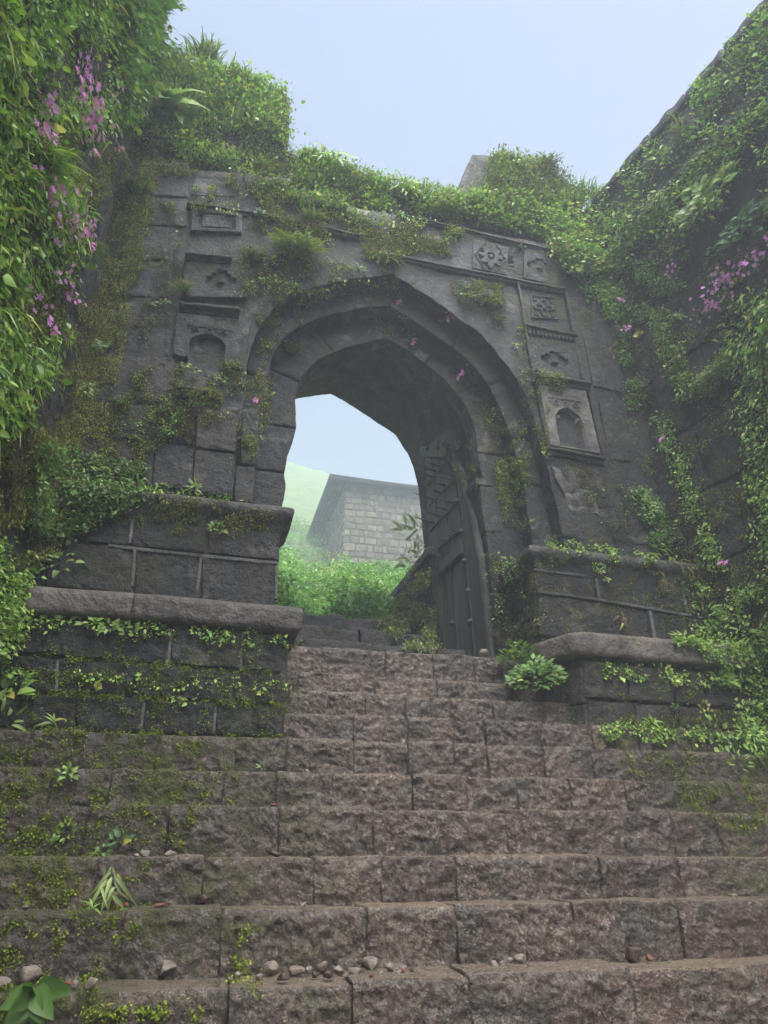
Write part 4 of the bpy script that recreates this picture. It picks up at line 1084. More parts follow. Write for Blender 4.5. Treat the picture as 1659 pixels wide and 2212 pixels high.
for s, (xa, ya, xb, yb) in enumerate(((290, 330, 70, 1230), (250, 560, 120, 1120), (150, 560, -20, 1180), (345, 300, 205, 960))):
    pl = [(xa - 22, ya), (xa + 14, ya), (xb + 22, yb), (xb - 26, yb)]
    p, n = scatter(pl, 2600, -.5, 40, 5 + s)
    foliage('hanging_moss', p, n, 'moss' if s % 2 else 'brown', 7, (.006, .016), .3, .02, .3, 1.3, .4, .03, 6 + s, mat='moss')
p, n = scatter([(60, 950), (180, 980), (310, 1010), (320, 1060), (250, 1110), (140, 1170), (50, 1160)], 1500, -.35, 40, 9)
foliage('fern_cover', p, n, 'mid', 6, (.015, .035), .36, .03, .8, .2, .8, .05, 9, label='fresh fern cover in the corner above the left pedestal')
p, n = scatter([(-150, 1150), (55, 1180), (60, 1290), (30, 1400), (-150, 1500)], 900, -.4, 40, 10)
foliage('fern_cover', p, n, 'bright', 6, (.015, .035), .36, .03, .8, .2, .8, .05, 10)
# --- gate top, left part
T_poly = [(310, 110), (380, 118), (450, 130), (610, 190), (628, 230), (628, 320), (700, 345), (800, 380), (985, 418), (1000, 470), (880, 462), (700, 450), (600, 400), (520, 380), (400, 350), (320, 320)]
p, n = scatter(T_poly, 3000, -.35, 45, 12)
foliage('wall_top_foliage', p, n, 'olive', 7, (.016, .036), .34, .035, .7, .2, .9, .05, 12, label='yellow green cover on the left merlon and gate top')
p, n = scatter(T_poly, 1500, .0, 45, 13)
foliage('wall_top_foliage', p, n, 'fresh', 7, (.035, .07), .26, .06, .9, .1, .8, .12, 13)
p, n = scatter([(330, 330), (640, 400), (900, 450), (1000, 480), (1010, 560), (900, 545), (820, 580), (700, 590), (620, 520), (520, 480), (400, 460), (320, 500)], 4200, -.02, 45, 14)
foliage('moss_patches', p, n, 'moss', 8, (.007, .02), .34, .022, .6, .5, .8, .02, 14, mat='moss')
for s, (pl, k) in enumerate((([(1062, 345), (1110, 333), (1190, 360), (1262, 402), (1240, 455), (1050, 440)], 1200), ([(330, 125), (450, 128), (620, 205), (600, 300), (340, 280)], 1200), ([(640, 335), (800, 378), (985, 415), (985, 450), (640, 390)], 900))):
    p, n = scatter(pl, k, -.7, 40, 150 + s)
    foliage('wall_top_foliage', p, n, 'fresh' if s else 'olive', 7, (.025, .055), .3, .06, .9, -.1, .9, .10, 150 + s)
    foliage('wall_top_foliage', p[::4], n[::4], 'fresh', 8, (.07, .14), .07, .04, .6, -1.1, .6, .06, 160 + s)
p, n = scatter([(400, 400), (640, 400), (900, 450), (1000, 480), (990, 530), (820, 560), (640, 520), (450, 440)], 330, .05, 35, 171)
foliage('wall_top_foliage', p, n, 'fresh', 7, (.02, .045), .28, .035, .9, .2, .8, .05, 171)
p, n = scatter([(540, 540), (700, 560), (800, 600), (700, 640), (560, 640)], 110, .05, 35, 172)
foliage('wall_top_foliage', p, n, 'fresh', 7, (.02, .04), .28, .035, .9, .2, .8, .05, 172)
# --- gate top right and right wall
R_poly = [(985, 425), (1040, 345), (1110, 335), (1190, 362), (1260, 402), (1318, 418), (1400, 312), (1480, 222), (1659, 15), (2050, -400), (2050, 520), (1659, 470), (1500, 500), (1420, 580), (1350, 640), (1250, 640), (1210, 570), (1230, 520), (1100, 480), (1000, 462)]
p, n = scatter(R_poly, 3800, -.25, 60, 15)
foliage('wall_top_foliage', p, n, 'olive', 7, (.014, .034), .34, .035, .7, .3, .9, .04, 15, label='dense low cover spreading up the right wall')
p, n = scatter(R_poly, 3000, .10, 55, 16)
foliage('wall_top_foliage', p, n, 'bright', 7, (.03, .065), .28, .06, .8, .4, .8, .12, 16)
for s, pl in enumerate(([(985, 430), (1130, 440), (1230, 500), (1330, 560), (1330, 600), (1230, 590), (1170, 520), (985, 470)], [(1230, 545), (1450, 400), (1659, 230), (1900, 20), (1900, 110), (1659, 290), (1470, 450), (1340, 590), (1240, 600)])):
    p, n = scatter(pl, 1500, -.35, 50, 17 + s)
    foliage('wall_top_foliage', p, n, 'fresh', 7, (.035, .065), .30, .06, .9, .5, .7, .14, 17 + s)
p, n = scatter([(1230, 590), (1460, 560), (1659, 470), (2000, 500), (2000, 1300), (1659, 1250), (1640, 1000), (1560, 720), (1450, 640), (1340, 800), (1290, 700)], 4200, .12, 45, 20)
foliage('wall_creeper', p, n, 'mid', 7, (.018, .04), .34, .045, .8, .7, .7, .07, 20, label='patchy creeper on the middle of the right wall')
p, n = scatter([(1230, 600), (1659, 500), (2000, 500), (2000, 1400), (1659, 1450), (1520, 1320), (1420, 1150), (1340, 900)], 5500, .1, 40, 21)
foliage('moss_patches', p, n, 'moss', 7, (.006, .018), .34, .02, .5, .8, .8, .02, 21, mat='moss')
p, n = scatter([(1580, 660), (1659, 640), (1900, 620), (1900, 900), (1659, 880), (1600, 800)], 800, -.3, 45, 22)
foliage('wall_creeper', p, n, 'fresh', 8, (.05, .09), .17, .06, .8, 1.0, .5, .12, 22, label='long drooping leaves at the right edge of the frame')
p, n = scatter([(1600, 860), (1659, 860), (1900, 900), (1900, 1500), (1659, 1180), (1620, 1050)], 700, -.2, 45, 23)
foliage('wall_creeper', p, n, 'bright', 8, (.03, .055), .25, .05, .8, .8, .6, .10, 23)
p, n = scatter([(1480, 1240), (1560, 1280), (1659, 1270), (1800, 1300), (1800, 1660), (1600, 1640), (1570, 1480), (1500, 1400)], 1300, -.15, 40, 24)
foliage('wall_creeper', p, n, 'bright', 6, (.018, .04), .34, .035, .8, .4, .8, .06, 24)
for s, (xa, ya, xb, yb, w) in enumerate(((1340, 640, 1380, 880, 26), (1330, 690, 1300, 600, 25), (1420, 660, 1490, 860, 24), (1385, 1060, 1430, 1180, 26), (1430, 900, 1560, 1240, 18), (1500, 850, 1600, 760, 20))):
    pl = [(xa - w, ya), (xa + w, ya), (xb + w, yb), (xb - w, yb)]
    p, n = scatter(pl, 420, -.25, 30, 30 + s)
    foliage('wall_creeper', p, n, ('mid', 'bright', 'fresh')[s % 3], 6, (.018, .038), .34, .035, .8, .6, .7, .06, 30 + s)
# --- facade moss and small growth
for s, (pl, k, g_) in enumerate((([(250, 420), (400, 440), (390, 700), (240, 760)], 1200, .1), ([(330, 790), (520, 780), (590, 820), (560, 1040), (500, 900), (350, 960), (270, 1050), (170, 1000), (250, 820)], 3600, .0),
                                 ([(400, 840), (480, 845), (480, 880), (400, 870)], 700, -.6), ([(330, 880), (425, 880), (420, 960), (330, 960)], 1000, -.1), ([(510, 560), (640, 540), (700, 620), (640, 720), (560, 800), (520, 720)], 1800, .1),
                                 ([(700, 560), (860, 590), (900, 760), (820, 740), (720, 640)], 900, .1), ([(960, 600), (1090, 640), (1090, 700), (1010, 690)], 900, -.1), ([(1020, 610), (1085, 615), (1080, 660), (1030, 650)], 900, -.8),
                                 ([(1040, 860), (1130, 900), (1150, 1160), (1090, 1130), (1060, 1000)], 2200, .0), ([(1180, 1000), (1320, 1010), (1400, 1150), (1330, 1170), (1230, 1020)], 900, .1), ([(1160, 800), (1230, 815), (1210, 850), (1165, 835)], 500, -.4),
                                 ([(1080, 640), (1130, 700), (1200, 900), (1180, 1000), (1140, 880)], 900, .15), ([(1050, 1170), (1160, 1240), (1170, 1400), (1060, 1400)], 1300, .05), ([(930, 930), (1030, 950), (1030, 1060), (1000, 1050)], 500, .0))):
    p, n = scatter(pl, int(k * .42), g_, 30, 40 + s)
    foliage('moss_patches', p, n, 'moss' if s % 3 else 'brown', 8, (.006, .017), .34, .018, .6, .4, .8, .02, 40 + s, mat='moss')
    p, n = scatter(pl, k // 14, .15, 30, 60 + s)
    foliage('wall_creeper', p, n, 'mid', 7, (.012, .03), .36, .025, .9, .2, .8, .04, 60 + s)
# --- pedestal and plinth growth
for s, (pl, k, g_, pal) in enumerate((([(250, 1050), (640, 1110), (630, 1180), (250, 1140)], 1500, .1, 'moss'), ([(0, 1400), (612, 1446), (612, 1462), (0, 1418)], 900, .0, 'mossb'), ([(0, 1484), (612, 1516), (612, 1530), (0, 1498)], 1500, -.2, 'mossb'), ([(0, 1574), (612, 1584), (612, 1592), (0, 1586)], 700, .0, 'mossb'), ([(335, 1440), (362, 1440), (350, 1590), (328, 1590)], 300, -.1, 'mossb'), ([(0, 1330), (628, 1385), (612, 1590), (0, 1580)], 1900, .24, 'mossb'), ([(0, 1440), (640, 1470), (640, 1500), (0, 1475)], 700, -.1, 'mossb'),
                                      ([(0, 1590), (520, 1600), (520, 1760), (0, 1860)], 2300, .22, 'mossb'), ([(0, 1760), (430, 1760), (330, 1960), (200, 2180), (0, 2200)], 2000, .26, 'mossb'), ([(180, 2180), (420, 2160), (500, 2212), (180, 2212)], 300, .1, 'mossb'), ([(500, 2000), (560, 2000), (560, 2150), (500, 2150)], 200, .1, 'mossb'),
                                      ([(1280, 1420), (1659, 1450), (1700, 1660), (1290, 1650)], 2600, .2, 'mossb'), ([(1350, 1660), (1700, 1670), (1700, 1820), (1560, 1790)], 1200, .12, 'mossb'), ([(1080, 1180), (1400, 1200), (1500, 1400), (1160, 1370)], 1400, .18, 'moss'),
                                      ([(1400, 1230), (1530, 1260), (1530, 1380), (1420, 1300)], 900, -.1, 'moss'))):
    p, n = scatter(pl, int(k * .42), g_, 26, 80 + s)
    foliage('moss_patches', p, n, pal, 8, (.004, .011), .4, .012, .8, .1, .8, .012, 80 + s, mat='moss')
for s, (pl, k) in enumerate((([(60, 1325), (620, 1375), (620, 1400), (60, 1350)], 110), ([(0, 1440), (640, 1480), (640, 1500), (0, 1470)], 60), ([(1280, 1430), (1659, 1475), (1659, 1500), (1290, 1455)], 120), ([(1300, 1560), (1659, 1590), (1659, 1625), (1300, 1590)], 170), ([(1180, 1165), (1520, 1215), (1500, 1245), (1180, 1185)], 240), ([(1390, 1370), (1620, 1395), (1640, 1410), (1390, 1385)], 200), ([(250, 1045), (620, 1095), (620, 1105), (250, 1060)], 80))):
    p, n = scatter(pl, k, -.1, 30, 100 + s)
    foliage('ledge_growth', p, n, 'bright', 6, (.015, .032), .38, .02, .8, .1, .8, .03, 100 + s)
# --- inner parapet greenery
p, n = scatter([(815, 1345), (920, 1225), (940, 1240), (944, 1405), (880, 1405)], 1500, -.3, 30, 110)
foliage('fern_cover', p, n, 'olive', 7, (.014, .034), .3, .03, .7, .7, .7, .05, 110, label='hanging ferns on the low wall beyond the gate')
# --- herb layer on the hillside (world space)
def herbs(n, x0, x1, y0, y1, L, pal, seed, hmax, name='hill_herbs'):
    r = np.random.default_rng(seed); y = y0 + (y1 - y0) * r.random(n) ** 1.3; x = r.uniform(x0, x1, n) + (y - 9) * .12
    m = fbm(np.stack([x * .8, y * .8, 0 * x], -1), seed, 3) > -.35; m &= ~((x > HX - .1) & (x < HX + 7.8) & (y > HY - .2) & (y < HY + 11)); m &= ~((x > XW - .15) & (x < XW + .5) & (y < 11.3))
    x, y = x[m], y[m]; hgt = hmax * (.35 + .65 * np.clip(.5 + fbm(np.stack([x * 1.1, y * 1.1, 0 * x], -1), seed + 4, 3), 0, 1.2))
    per = 12; X = np.repeat(x, per) + r.normal(0, .10, len(x) * per); Yy = np.repeat(y, per) + r.normal(0, .10, len(x) * per); H = np.repeat(hgt, per) * r.random(len(x) * per) ** .6
    pos = np.stack([X, Yy, hz(X, Yy) + H], -1)
    return foliage(name, pos, np.tile([0, -.25, .97], (len(pos), 1)), pal, 2, L, .28, .03, .6, .2, 1., .02, seed, .35)
o = herbs(6000, -.8, 3.4, 8.9, 16, (.035, .08), 'hillg', 120, .8); o['label'] = 'waist-high green herbs on the slope behind the gate'
herbs(3600, -1.5, 7, 14, 40, (.06, .13), 'hillg', 121, .8)

# ---------------------------------------------------------------- plants that can be told apart
def leafmesh(name, L, W, mat, seg=6, droop=.35, fold=.25, tipw=.0, bulge=.4, wave=0.0):
    ts = np.linspace(0, 1, seg + 1); V = []; F = []
    for i, t in enumerate(ts):
        w = W * .5 * (math.sin(math.pi * (t ** (bulge * 1.6))) ** .8 if 0 < t < 1 else 0) + (.02 * W)
        z = -droop * L * t * t; y = L * t * (1 - .18 * droop * t)
        wz = wave * W * math.sin(t * 14)
        V += [(-w, y, z + fold * w + wz), (0, y, z), (w, y, z + fold * w - wz)]
    for i in range(seg):
        a = i * 3; F += [(a, a + 1, a + 4, a + 3), (a + 1, a + 2, a + 5, a + 4)]
    return make_mesh(name, V, F, mat, True)
LM = {}
def getleaf(kind, mat, i):
    k = (kind, mat, i)
    if k not in LM:
        W, dr, fo, bu, wa = {'broad': (.55, .35, .3, .45, .02), 'lance': (.20, .55, .35, .42, 0), 'round': (.9, .25, .12, .5, 0), 'dock': (.42, .45, .25, .5, .05), 'heart': (.72, .3, .25, .36, .02), 'strap': (.12, .8, .4, .4, 0)}[kind]
        LM[k] = leafmesh('leaf', 1.0, W * (.88 + .12 * i), M[mat], 6, dr * (.6 + .4 * i), fo, 0, bu, wa)
    return LM[k]
def flowermesh():
    V = [(0, 0, 0)]; F = []
    for k in range(5):
        a = 2 * math.pi * k / 5; wd = .30; r_ = 1.0 if k in (0, 1, 4) else .8
        pts = [(.30, -wd * .6, .10), (.62, -wd, .16), (r_, -wd * .45, .10), (r_, wd * .45, .10), (.62, wd, .16), (.30, wd * .6, .10)]
        b = len(V)
        for (q, s, z) in pts: V.append((q * math.cos(a) - s * math.sin(a), q * math.sin(a) + s * math.cos(a), z))
        F.append((0, b, b + 1, b + 2, b + 3, b + 4, b + 5))
    return make_mesh('flower', V, F, M['pink'], True)
FLM = flowermesh()
def basis_mat(loc, ydir, zdir, s):
    y = nrm(np.array(ydir, float)); x = np.cross(y, zdir); x = x / (np.linalg.norm(x) + 1e-9); z = np.cross(x, y)
    return Matrix(((x[0] * s, y[0] * s, z[0] * s, loc[0]), (x[1] * s, y[1] * s, z[1] * s, loc[1]), (x[2] * s, y[2] * s, z[2] * s, loc[2]), (0, 0, 0, 1)))
UP = np.array([0, 0, 1.])
GROUP_P = None
def place(px, py, Yf=None, back=0.):
    h = hit(px, py)
    if h is None or (Yf and abs(h[0][1] - Yf) > 1.2):
        return at(px, py, Yf or 6.55), np.array([0, -1., 0])
    return h
def plant(name, label, cat, px, py, leaf='broad', mat='lb', L=.06, n=12, R=.06, mode='rosette', hgt=.0, group=None, Yf=None, flowers=0, fr=.011, frs=None, down=0., back=0., pn=None):
    pos, nr = pn or place(px, py, Yf); pos = pos + nr * (.02 + back)
    rnd = random.Random(int(px * 31 + py)); root = thing(name, label, cat, pos, group)
    g_ = nrm(nr * (.9 if nr[2] < .7 else .2) + UP * (.55 if down == 0 else -.1))
    mb = MB(); stems = 0
    for i in range(n):
        a = 2 * math.pi * (i * .382 + rnd.random() * .1); t = (i + .5) / n
        e1_ = nrm(np.cross(g_, UP) + 1e-3); e2_ = np.cross(g_, e1_)
        rad = e1_ * math.cos(a) + e2_ * math.sin(a); LL = L * rnd.uniform(.6, 1.15)
        if mode == 'rosette':
            b = rad * R * .25 * t + g_ * (hgt * (1 - t) + .01); d = rad * (.5 + .7 * t) + g_ * (1.05 - .7 * t) - UP * down
        elif mode == 'bush':
            rr_ = R * math.sqrt(rnd.random()); b = rad * rr_ + g_ * hgt * (1.1 - rr_ / R * .8) * rnd.uniform(.3, 1) + UP * (-down * rnd.random()); d = rad * .8 + g_ * .7 - UP * down * .8 + np.array([rnd.uniform(-.4, .4) for _ in range(3)])
        else:
            s_ = rnd.random(); b = nr * (R * .9 * math.sin(s_ * 2.2) + .01) - UP * hgt * s_ + e1_ * rnd.uniform(-1, 1) * R * .7; d = nr * .5 + rad * .6 - UP * (.4 + down)
        if stems < 9 and np.linalg.norm(b) > .02:
            mb.tube([(pos - nr * .01), pos + b * .55 + g_ * .004, pos + b], [.0022, .0018, .001], 4, False); stems += 1
        o = bpy.data.objects.new('leaf', getleaf(leaf, mat if rnd.random() > .06 else 'ly', rnd.randint(0, 2))); C.objects.link(o); o.parent = root
        zd = g_ + nr * .3 + np.array([rnd.uniform(-.3, .3) for _ in range(3)])
        o.matrix_local = basis_mat(b, d, zd, LL)
    if flowers:
        fs = frs or R
        for i in range(flowers):
            b = nr * rnd.uniform(.09, (.13 + fs * 1.5) if abs(nr[0]) > .7 else (.15 + fs * .3)) + np.cross(nr, UP) * rnd.gauss(0, 1.7 if abs(nr[0]) > .7 else .5) * fs + UP * rnd.gauss(0, .6) * fs
            if stems < 16 and i % 3 == 0: mb.tube([pos - nr * .01, pos + b * .6, pos + b], [.0012, .001, .0008], 3, False); stems += 1
            o = bpy.data.objects.new('flower', FLM); C.objects.link(o); o.parent = root
            zd = nr + np.array([rnd.uniform(-.7, .7) for _ in range(3)]); yd = np.cross(zd, (rnd.random(), rnd.random(), rnd.random()))
            o.matrix_local = basis_mat(b, yd, zd, fr * rnd.uniform(1.0, 1.6))
    if mb.n: mb.build('stem', M['stem'], root)
    return root
def grass(label, px, py, L=.25, n=60, pal='fresh', spread=.04, up_=.9, Yf=None, name='grass_tuft', group=None, wd=.006):
    L *= 1.3
    pos, nr = place(px, py, Yf); r = np.random.default_rng(int(px + 7 * py)); V, F, Cc = [], [], []; pc = np.array(PAL[pal])
    for i in range(n):
        b = pos + r.normal(0, spread, 3) * np.array([1, .5, .5]); a = r.uniform(0, 2 * math.pi); l = L * r.uniform(.45, 1.15)
        d = nrm(nr * r.uniform(.2, 1.) + UP * up_ * r.uniform(.4, 1.2) + np.array([math.cos(a), math.sin(a) * .6, 0]) * .55); s = nrm(np.cross(d, UP) + 1e-3); c = pc[r.integers(len(pc))] * r.uniform(.7, 1.25)
        o_ = len(V); seg = 5
        for k in range(seg + 1):
            t = k / seg; q = b + d * l * t - UP * l * .75 * t ** 2.4 * r.uniform(.85, 1.1); w = wd * (1 - t) ** .6 * (1 + l) + .0003
            V += [q - s * w, q + s * w]; Cc += [c, c]
        for k in range(seg): F.append((o_ + 2 * k, o_ + 2 * k + 1, o_ + 2 * k + 3, o_ + 2 * k + 2))
    org = pos; me = make_mesh(name, np.array(V) - org, np.array(F), M['leafcol'], True, np.clip(np.array(Cc), 0, 1)); o = link(name, me); o.location = Vector(org)
    return tag(o, label, 'grass', group)
GT = 'grass tufts growing out of the stonework'
for a in (("big arching grass clump among pink flowers on the left wall", 60, 345, .26, 150, 'bright', .07, .5), ("thin grass tuft low on the left wall below the pink flowers", 165, 530, .26, 70, 'mid', .03, .7), ("grass tuft on the mossy rib near the top of the left wall", 290, 415, .28, 80, 'mid', .05, .6),
          ("tall grass crowning the left merlon", 440, 130, .40, 120, 'fresh', .10, 1.3), ("grass bunch on the slope of the left merlon beside the tall crown", 510, 185, .35, 90, 'fresh', .10, 1.1), ("short grass on the face of the left merlon", 480, 265, .25, 80, 'fresh', .05, .9), ("grass below the right edge of the left merlon", 560, 370, .25, 70, 'fresh', .05, .9), ("grass bunch against the sky between shrub and left merlon", 400, 190, .35, 100, 'bright', .08, 1.),
          ("large drooping grass clump left above the arch", 640, 548, .36, 240, 'fresh', .10, .35), ("upright grass tuft above the large drooping clump", 672, 480, .26, 90, 'fresh', .04, .9), ("small grass tuft left of the large drooping clump", 545, 560, .25, 60, 'olive', .05, .8), ("grass tuft hanging on the left springing of the inner arch", 632, 760, .20, 60, 'mid', .035, .5), ("small grass near the round leaf below the gate top", 640, 440, .2, 50, 'fresh', .04, .8),
          ("loose grass below the middle of the gate top", 850, 560, .22, 50, 'olive', .05, .7), ("pale grass tuft right of centre under the parapet gap", 965, 470, .30, 100, 'fresh', .06, .9), ("grass plume on top of the right merlon", 1178, 372, .34, 90, 'olive', .05, 1.4), ("wide grass tuft in the notch between right merlon and right wall", 1275, 430, .32, 130, 'bright', .12, 1.1),
          ("thin grass on the dark blocks of the left facade", 260, 880, .16, 40, 'mid', .03, .8), ("grass beside the left niche panel", 395, 630, .2, 40, 'fresh', .03, .7), ("grass high on the right wall", 1620, 130, .25, 70, 'fresh', .07, .9), ("grass on the upper right wall under the skyline", 1480, 290, .22, 60, 'fresh', .07, .9), ("grass sprig on the ledge of the wide step at the right", 1640, 1640, .12, 30, 'bright', .03, .9), ("dry grass beside the flowers in the middle of the right wall", 1550, 850, .2, 40, 'olive', .04, .6)):
    grass(*a[:3], L=a[3], n=a[4], pal=a[5], spread=a[6], up_=a[7], group=GT, Yf=6.55 if a[2] < 450 and 330 < a[1] < 1300 else None)
FG = 'pink flowering plants on the walls'
def fl(label, x, y, n, fs, leaf='heart', mat='lb', L=.05, nl=8, fr=.014):
    plant('flowering_plant', label, 'flowers', x, y, leaf, mat, L, nl, .07, 'bush', .04, FG, None, int(n * 1.5), fr * 1.15, fs)
fl("largest dense cluster of pink flowers on the upper left wall", 138, 240, 60, .085, 'heart', 'lb', .05, 8, .016)
fl("pink flower cluster above the largest one on the left wall", 128, 145, 14, .04)
fl("pink flowers left of the largest cluster near the left edge", 45, 220, 16, .04, fr=.015)
fl("small pink flowers at the left edge above the grass clump", 42, 292, 18, .045, fr=.015)
fl("pink flowers scattered right of the largest cluster", 205, 190, 8, .05)
fl("pink flowers just below the arching grass clump", 55, 405, 16, .05, fr=.015)
fl("long trailing cluster of pink flowers in the middle of the left wall", 118, 470, 46, .09)
fl("pink flowers beside the trailing cluster", 80, 500, 12, .06)
fl("pink flowers at the bottom edge of the trailing cluster", 100, 610, 14, .07)
fl("lowest bright pink flowers on the left wall", 75, 712, 9, .03, fr=.014)
fl("pink flowers near the left edge above the lowest ones", 38, 665, 10, .05)
fl("few pink flowers on the right fringe of the left wall foliage", 213, 285, 7, .04)
fl("large spread of pink flowers near the right edge", 1600, 610, 40, .12, 'round', 'ly', .05, 12, .017)
fl("bright pink flowers with round leaves low in the right spread", 1575, 665, 16, .06, 'round', 'lb', .05, 8, .017)
fl("pink flowers at the right edge beside the round leaves", 1650, 570, 14, .08, 'round', 'lb', .05, 6, .017)
fl("tiny pink flower cluster beside the pilaster panel", 1320, 660, 9, .06, 'heart', 'lm', .035, 10, .014)
fl("thin pink flowers above the yellow leaves", 1340, 725, 6, .07, 'heart', 'lm', .03, 8, .014)
fl("pink flower in the upper middle of the right wall", 1475, 585, 7, .05, 'heart', 'lm', .04, 8, .015)
fl("pair of pink flowers in the lower middle of the right wall", 1505, 935, 7, .035, 'heart', 'lm', .035, 6, .017)
fl("single pink flower on the dark middle stone of the right wall", 1452, 950, 3, .015, 'heart', 'lm', .03, 3, .017)
fl("single pink flower with one round leaf low on the right wall", 1592, 1225, 3, .012, 'round', 'lb', .055, 1, .024)
fl("pink flowers with green leaves hanging from the right of the arch tip", 877, 640, 10, .04, 'heart', 'lm', .05, 5, .017)
fl("pink flower group on the right slope of the outer arch", 962, 702, 12, .045, 'heart', 'lm', .045, 6, .018)
fl("pink flowers on the right slope of the middle arch ring", 905, 722, 7, .03, 'heart', 'lm', .04, 4, .017)
fl("small pink flowers and leaves lower on the right arch ring", 1010, 800, 4, .03, 'heart', 'lm', .045, 5, .017)
fl("small pink flowers beside the round hanging leaf left of the arch tip", 662, 650, 4, .025, 'heart', 'lm', .03, 2, .017)
fl("pink flower beside the left jamb of the arch", 550, 880, 3, .012, 'heart', 'lm', .04, 2, .02)
P_ = plant
P_('dock_plant', 'big-leaved dock plant in the corner below the left shrub', 'plant', 365, 262, 'dock', 'lb', .42, 22, .10, 'rosette', .12, back=.10)
P_('shrub', 'shrub with long pointed leaves overhanging the sky at the top left', 'shrub', 350, 25, 'broad', 'lm', .13, 90, .30, 'bush', .22, None, 6.0)
P_('shrub', 'dark leafy shrub in front of the left merlon corner', 'shrub', 350, 120, 'broad', 'ld', .10, 40, .25, 'bush', .15)
P_('leafy_plant', 'round blue-green rosette plant on the upper left facade', 'plant', 560, 475, 'broad', 'ld', .085, 26, .10, 'rosette', .05)
P_('leafy_plant', 'tall maple-like weed standing on the skyline left of centre', 'plant', 712, 362, 'lance', 'lb', .22, 44, .18, 'bush', .26, None, 6.55)
P_('leafy_plant', 'spreading weed on the skyline over the arch tip', 'plant', 872, 420, 'lance', 'lb', .20, 48, .20, 'bush', .20, None, 6.5)
P_('leafy_plant', 'dark red-tinged weed just above the outer arch', 'plant', 772, 588, 'lance', 'lm', .08, 22, .07, 'bush', .08)
P_('leafy_plant', 'fresh leafy weed left of the round boss', 'plant', 1010, 645, 'broad', 'lb', .045, 26, .09, 'bush', .06)
P_('hanging_leaf_plant', 'single round leaf hanging on the left side of the outer arch', 'plant', 634, 662, 'round', 'lb', .10, 3, .03, 'rosette', .02)
P_('bush', 'bush on the slope below the right merlon', 'bush', 1100, 430, 'broad', 'lb', .09, 50, .24, 'bush', .14, None, 6.4)
P_('bush', 'small bush right of the parapet gap', 'bush', 1020, 440, 'lance', 'lb', .09, 40, .18, 'bush', .10, None, 6.4)
P_('bush', 'leafy bush hanging at the inner corner of the right wall', 'bush', 1290, 590, 'broad', 'lb', .07, 60, .24, 'bush', .12)
P_('shrub', 'large light green shrub growing out of the upper right wall', 'shrub', 1560, 440, 'broad', 'lb', .15, 130, .34, 'bush', .30, back=.10)
P_('shrub', 'darker lower boughs beside the light green shrub', 'shrub', 1640, 500, 'broad', 'ld', .13, 80, .28, 'bush', .22, back=.08)
P_('leafy_plant', 'leafy creeper under the light green shrub', 'plant', 1560, 540, 'broad', 'lm', .06, 40, .20, 'bush', .12)
P_('leafy_plant', 'upright leaf rosette right of the orange leaves', 'plant', 1470, 545, 'broad', 'lm', .08, 14, .08, 'bush', .10)
P_('yellow_leaf_plant', 'plant with yellow round leaves on the right wall', 'plant', 1385, 728, 'round', 'ly', .075, 8, .05, 'bush', .04)
P_('leafy_plant', 'plant with orange withering leaves near the corner', 'plant', 1420, 545, 'round', 'lbr', .045, 10, .08, 'bush', .04)
P_('leafy_plant', 'palm-like yellow green weed beside the pilaster panels', 'plant', 1475, 690, 'lance', 'lb', .09, 16, .06, 'rosette', .05)
P_('leafy_plant', 'upright weed in front of the water streak on the right wall', 'plant', 1395, 700, 'lance', 'lb', .09, 16, .05, 'rosette', .06)
P_('fern', 'hanging fern cascade right of the niche pilaster', 'fern', 1385, 1060, 'broad', 'lb', .04, 60, .10, 'hang', .38)
P_('fern', 'thin fern cascade in the lower middle of the right wall', 'fern', 1470, 1120, 'broad', 'lm', .035, 30, .07, 'hang', .30)
P_('leafy_plant', 'large drooping lance-leaved plant on the right pedestal cap', 'plant', 1450, 1210, 'lance', 'lb', .14, 60, .22, 'bush', .10)
P_('leafy_plant', 'dead tan drooping leaves in the plant on the right pedestal cap', 'plant', 1425, 1232, 'lance', 'lbr', .10, 7, .05, 'hang', .08)
P_('leafy_plant', 'row of small weeds on the middle of the right pedestal cap', 'plant', 1300, 1192, 'broad', 'lb', .05, 36, .15, 'bush', .03)
P_('leafy_plant', 'small weeds at the left end of the right pedestal cap', 'plant', 1205, 1172, 'broad', 'lb', .045, 18, .10, 'bush', .03)
P_('leafy_plant', 'pale fern clump hanging under the right pedestal cap', 'fern', 1290, 1225, 'broad', 'lb', .03, 50, .07, 'bush', .03)
P_('leafy_plant', 'small sprout on the face of the right pedestal', 'plant', 1308, 1258, 'broad', 'lb', .05, 6, .03, 'rosette', .02)
P_('leafy_plant', 'red and green withered sprig on the right pedestal face', 'plant', 1338, 1330, 'lance', 'lr', .08, 9, .04, 'hang', .10)
P_('leafy_plant', 'ferny growth at the far end of the right pedestal', 'fern', 1495, 1265, 'broad', 'lm', .03, 70, .14, 'bush', .05)
P_('leafy_plant', 'tall leafy weed behind the right coping', 'plant', 1540, 1345, 'lance', 'lb', .12, 46, .16, 'bush', .16)
P_('leafy_plant', 'spreading weed at the right end of the coping', 'plant', 1625, 1380, 'lance', 'lb', .13, 60, .22, 'bush', .16)
P_('leafy_plant', 'low leaves lying on the middle of the right coping', 'plant', 1480, 1385, 'lance', 'lb', .10, 22, .10, 'bush', .03)
P_('leafy_plant', 'white-green sprig on the right wall above the coping weeds', 'plant', 1620, 1285, 'lance', 'lm', .08, 20, .08, 'bush', .06)
P_('leafy_plant', 'broad-leaved sprig hanging under the right coping near its end', 'plant', 1560, 1470, 'broad', 'lb', .065, 26, .12, 'bush', .03)
P_('leafy_plant', 'small sprig hanging under the middle of the right coping', 'plant', 1430, 1450, 'broad', 'lb', .045, 20, .08, 'bush', .03)
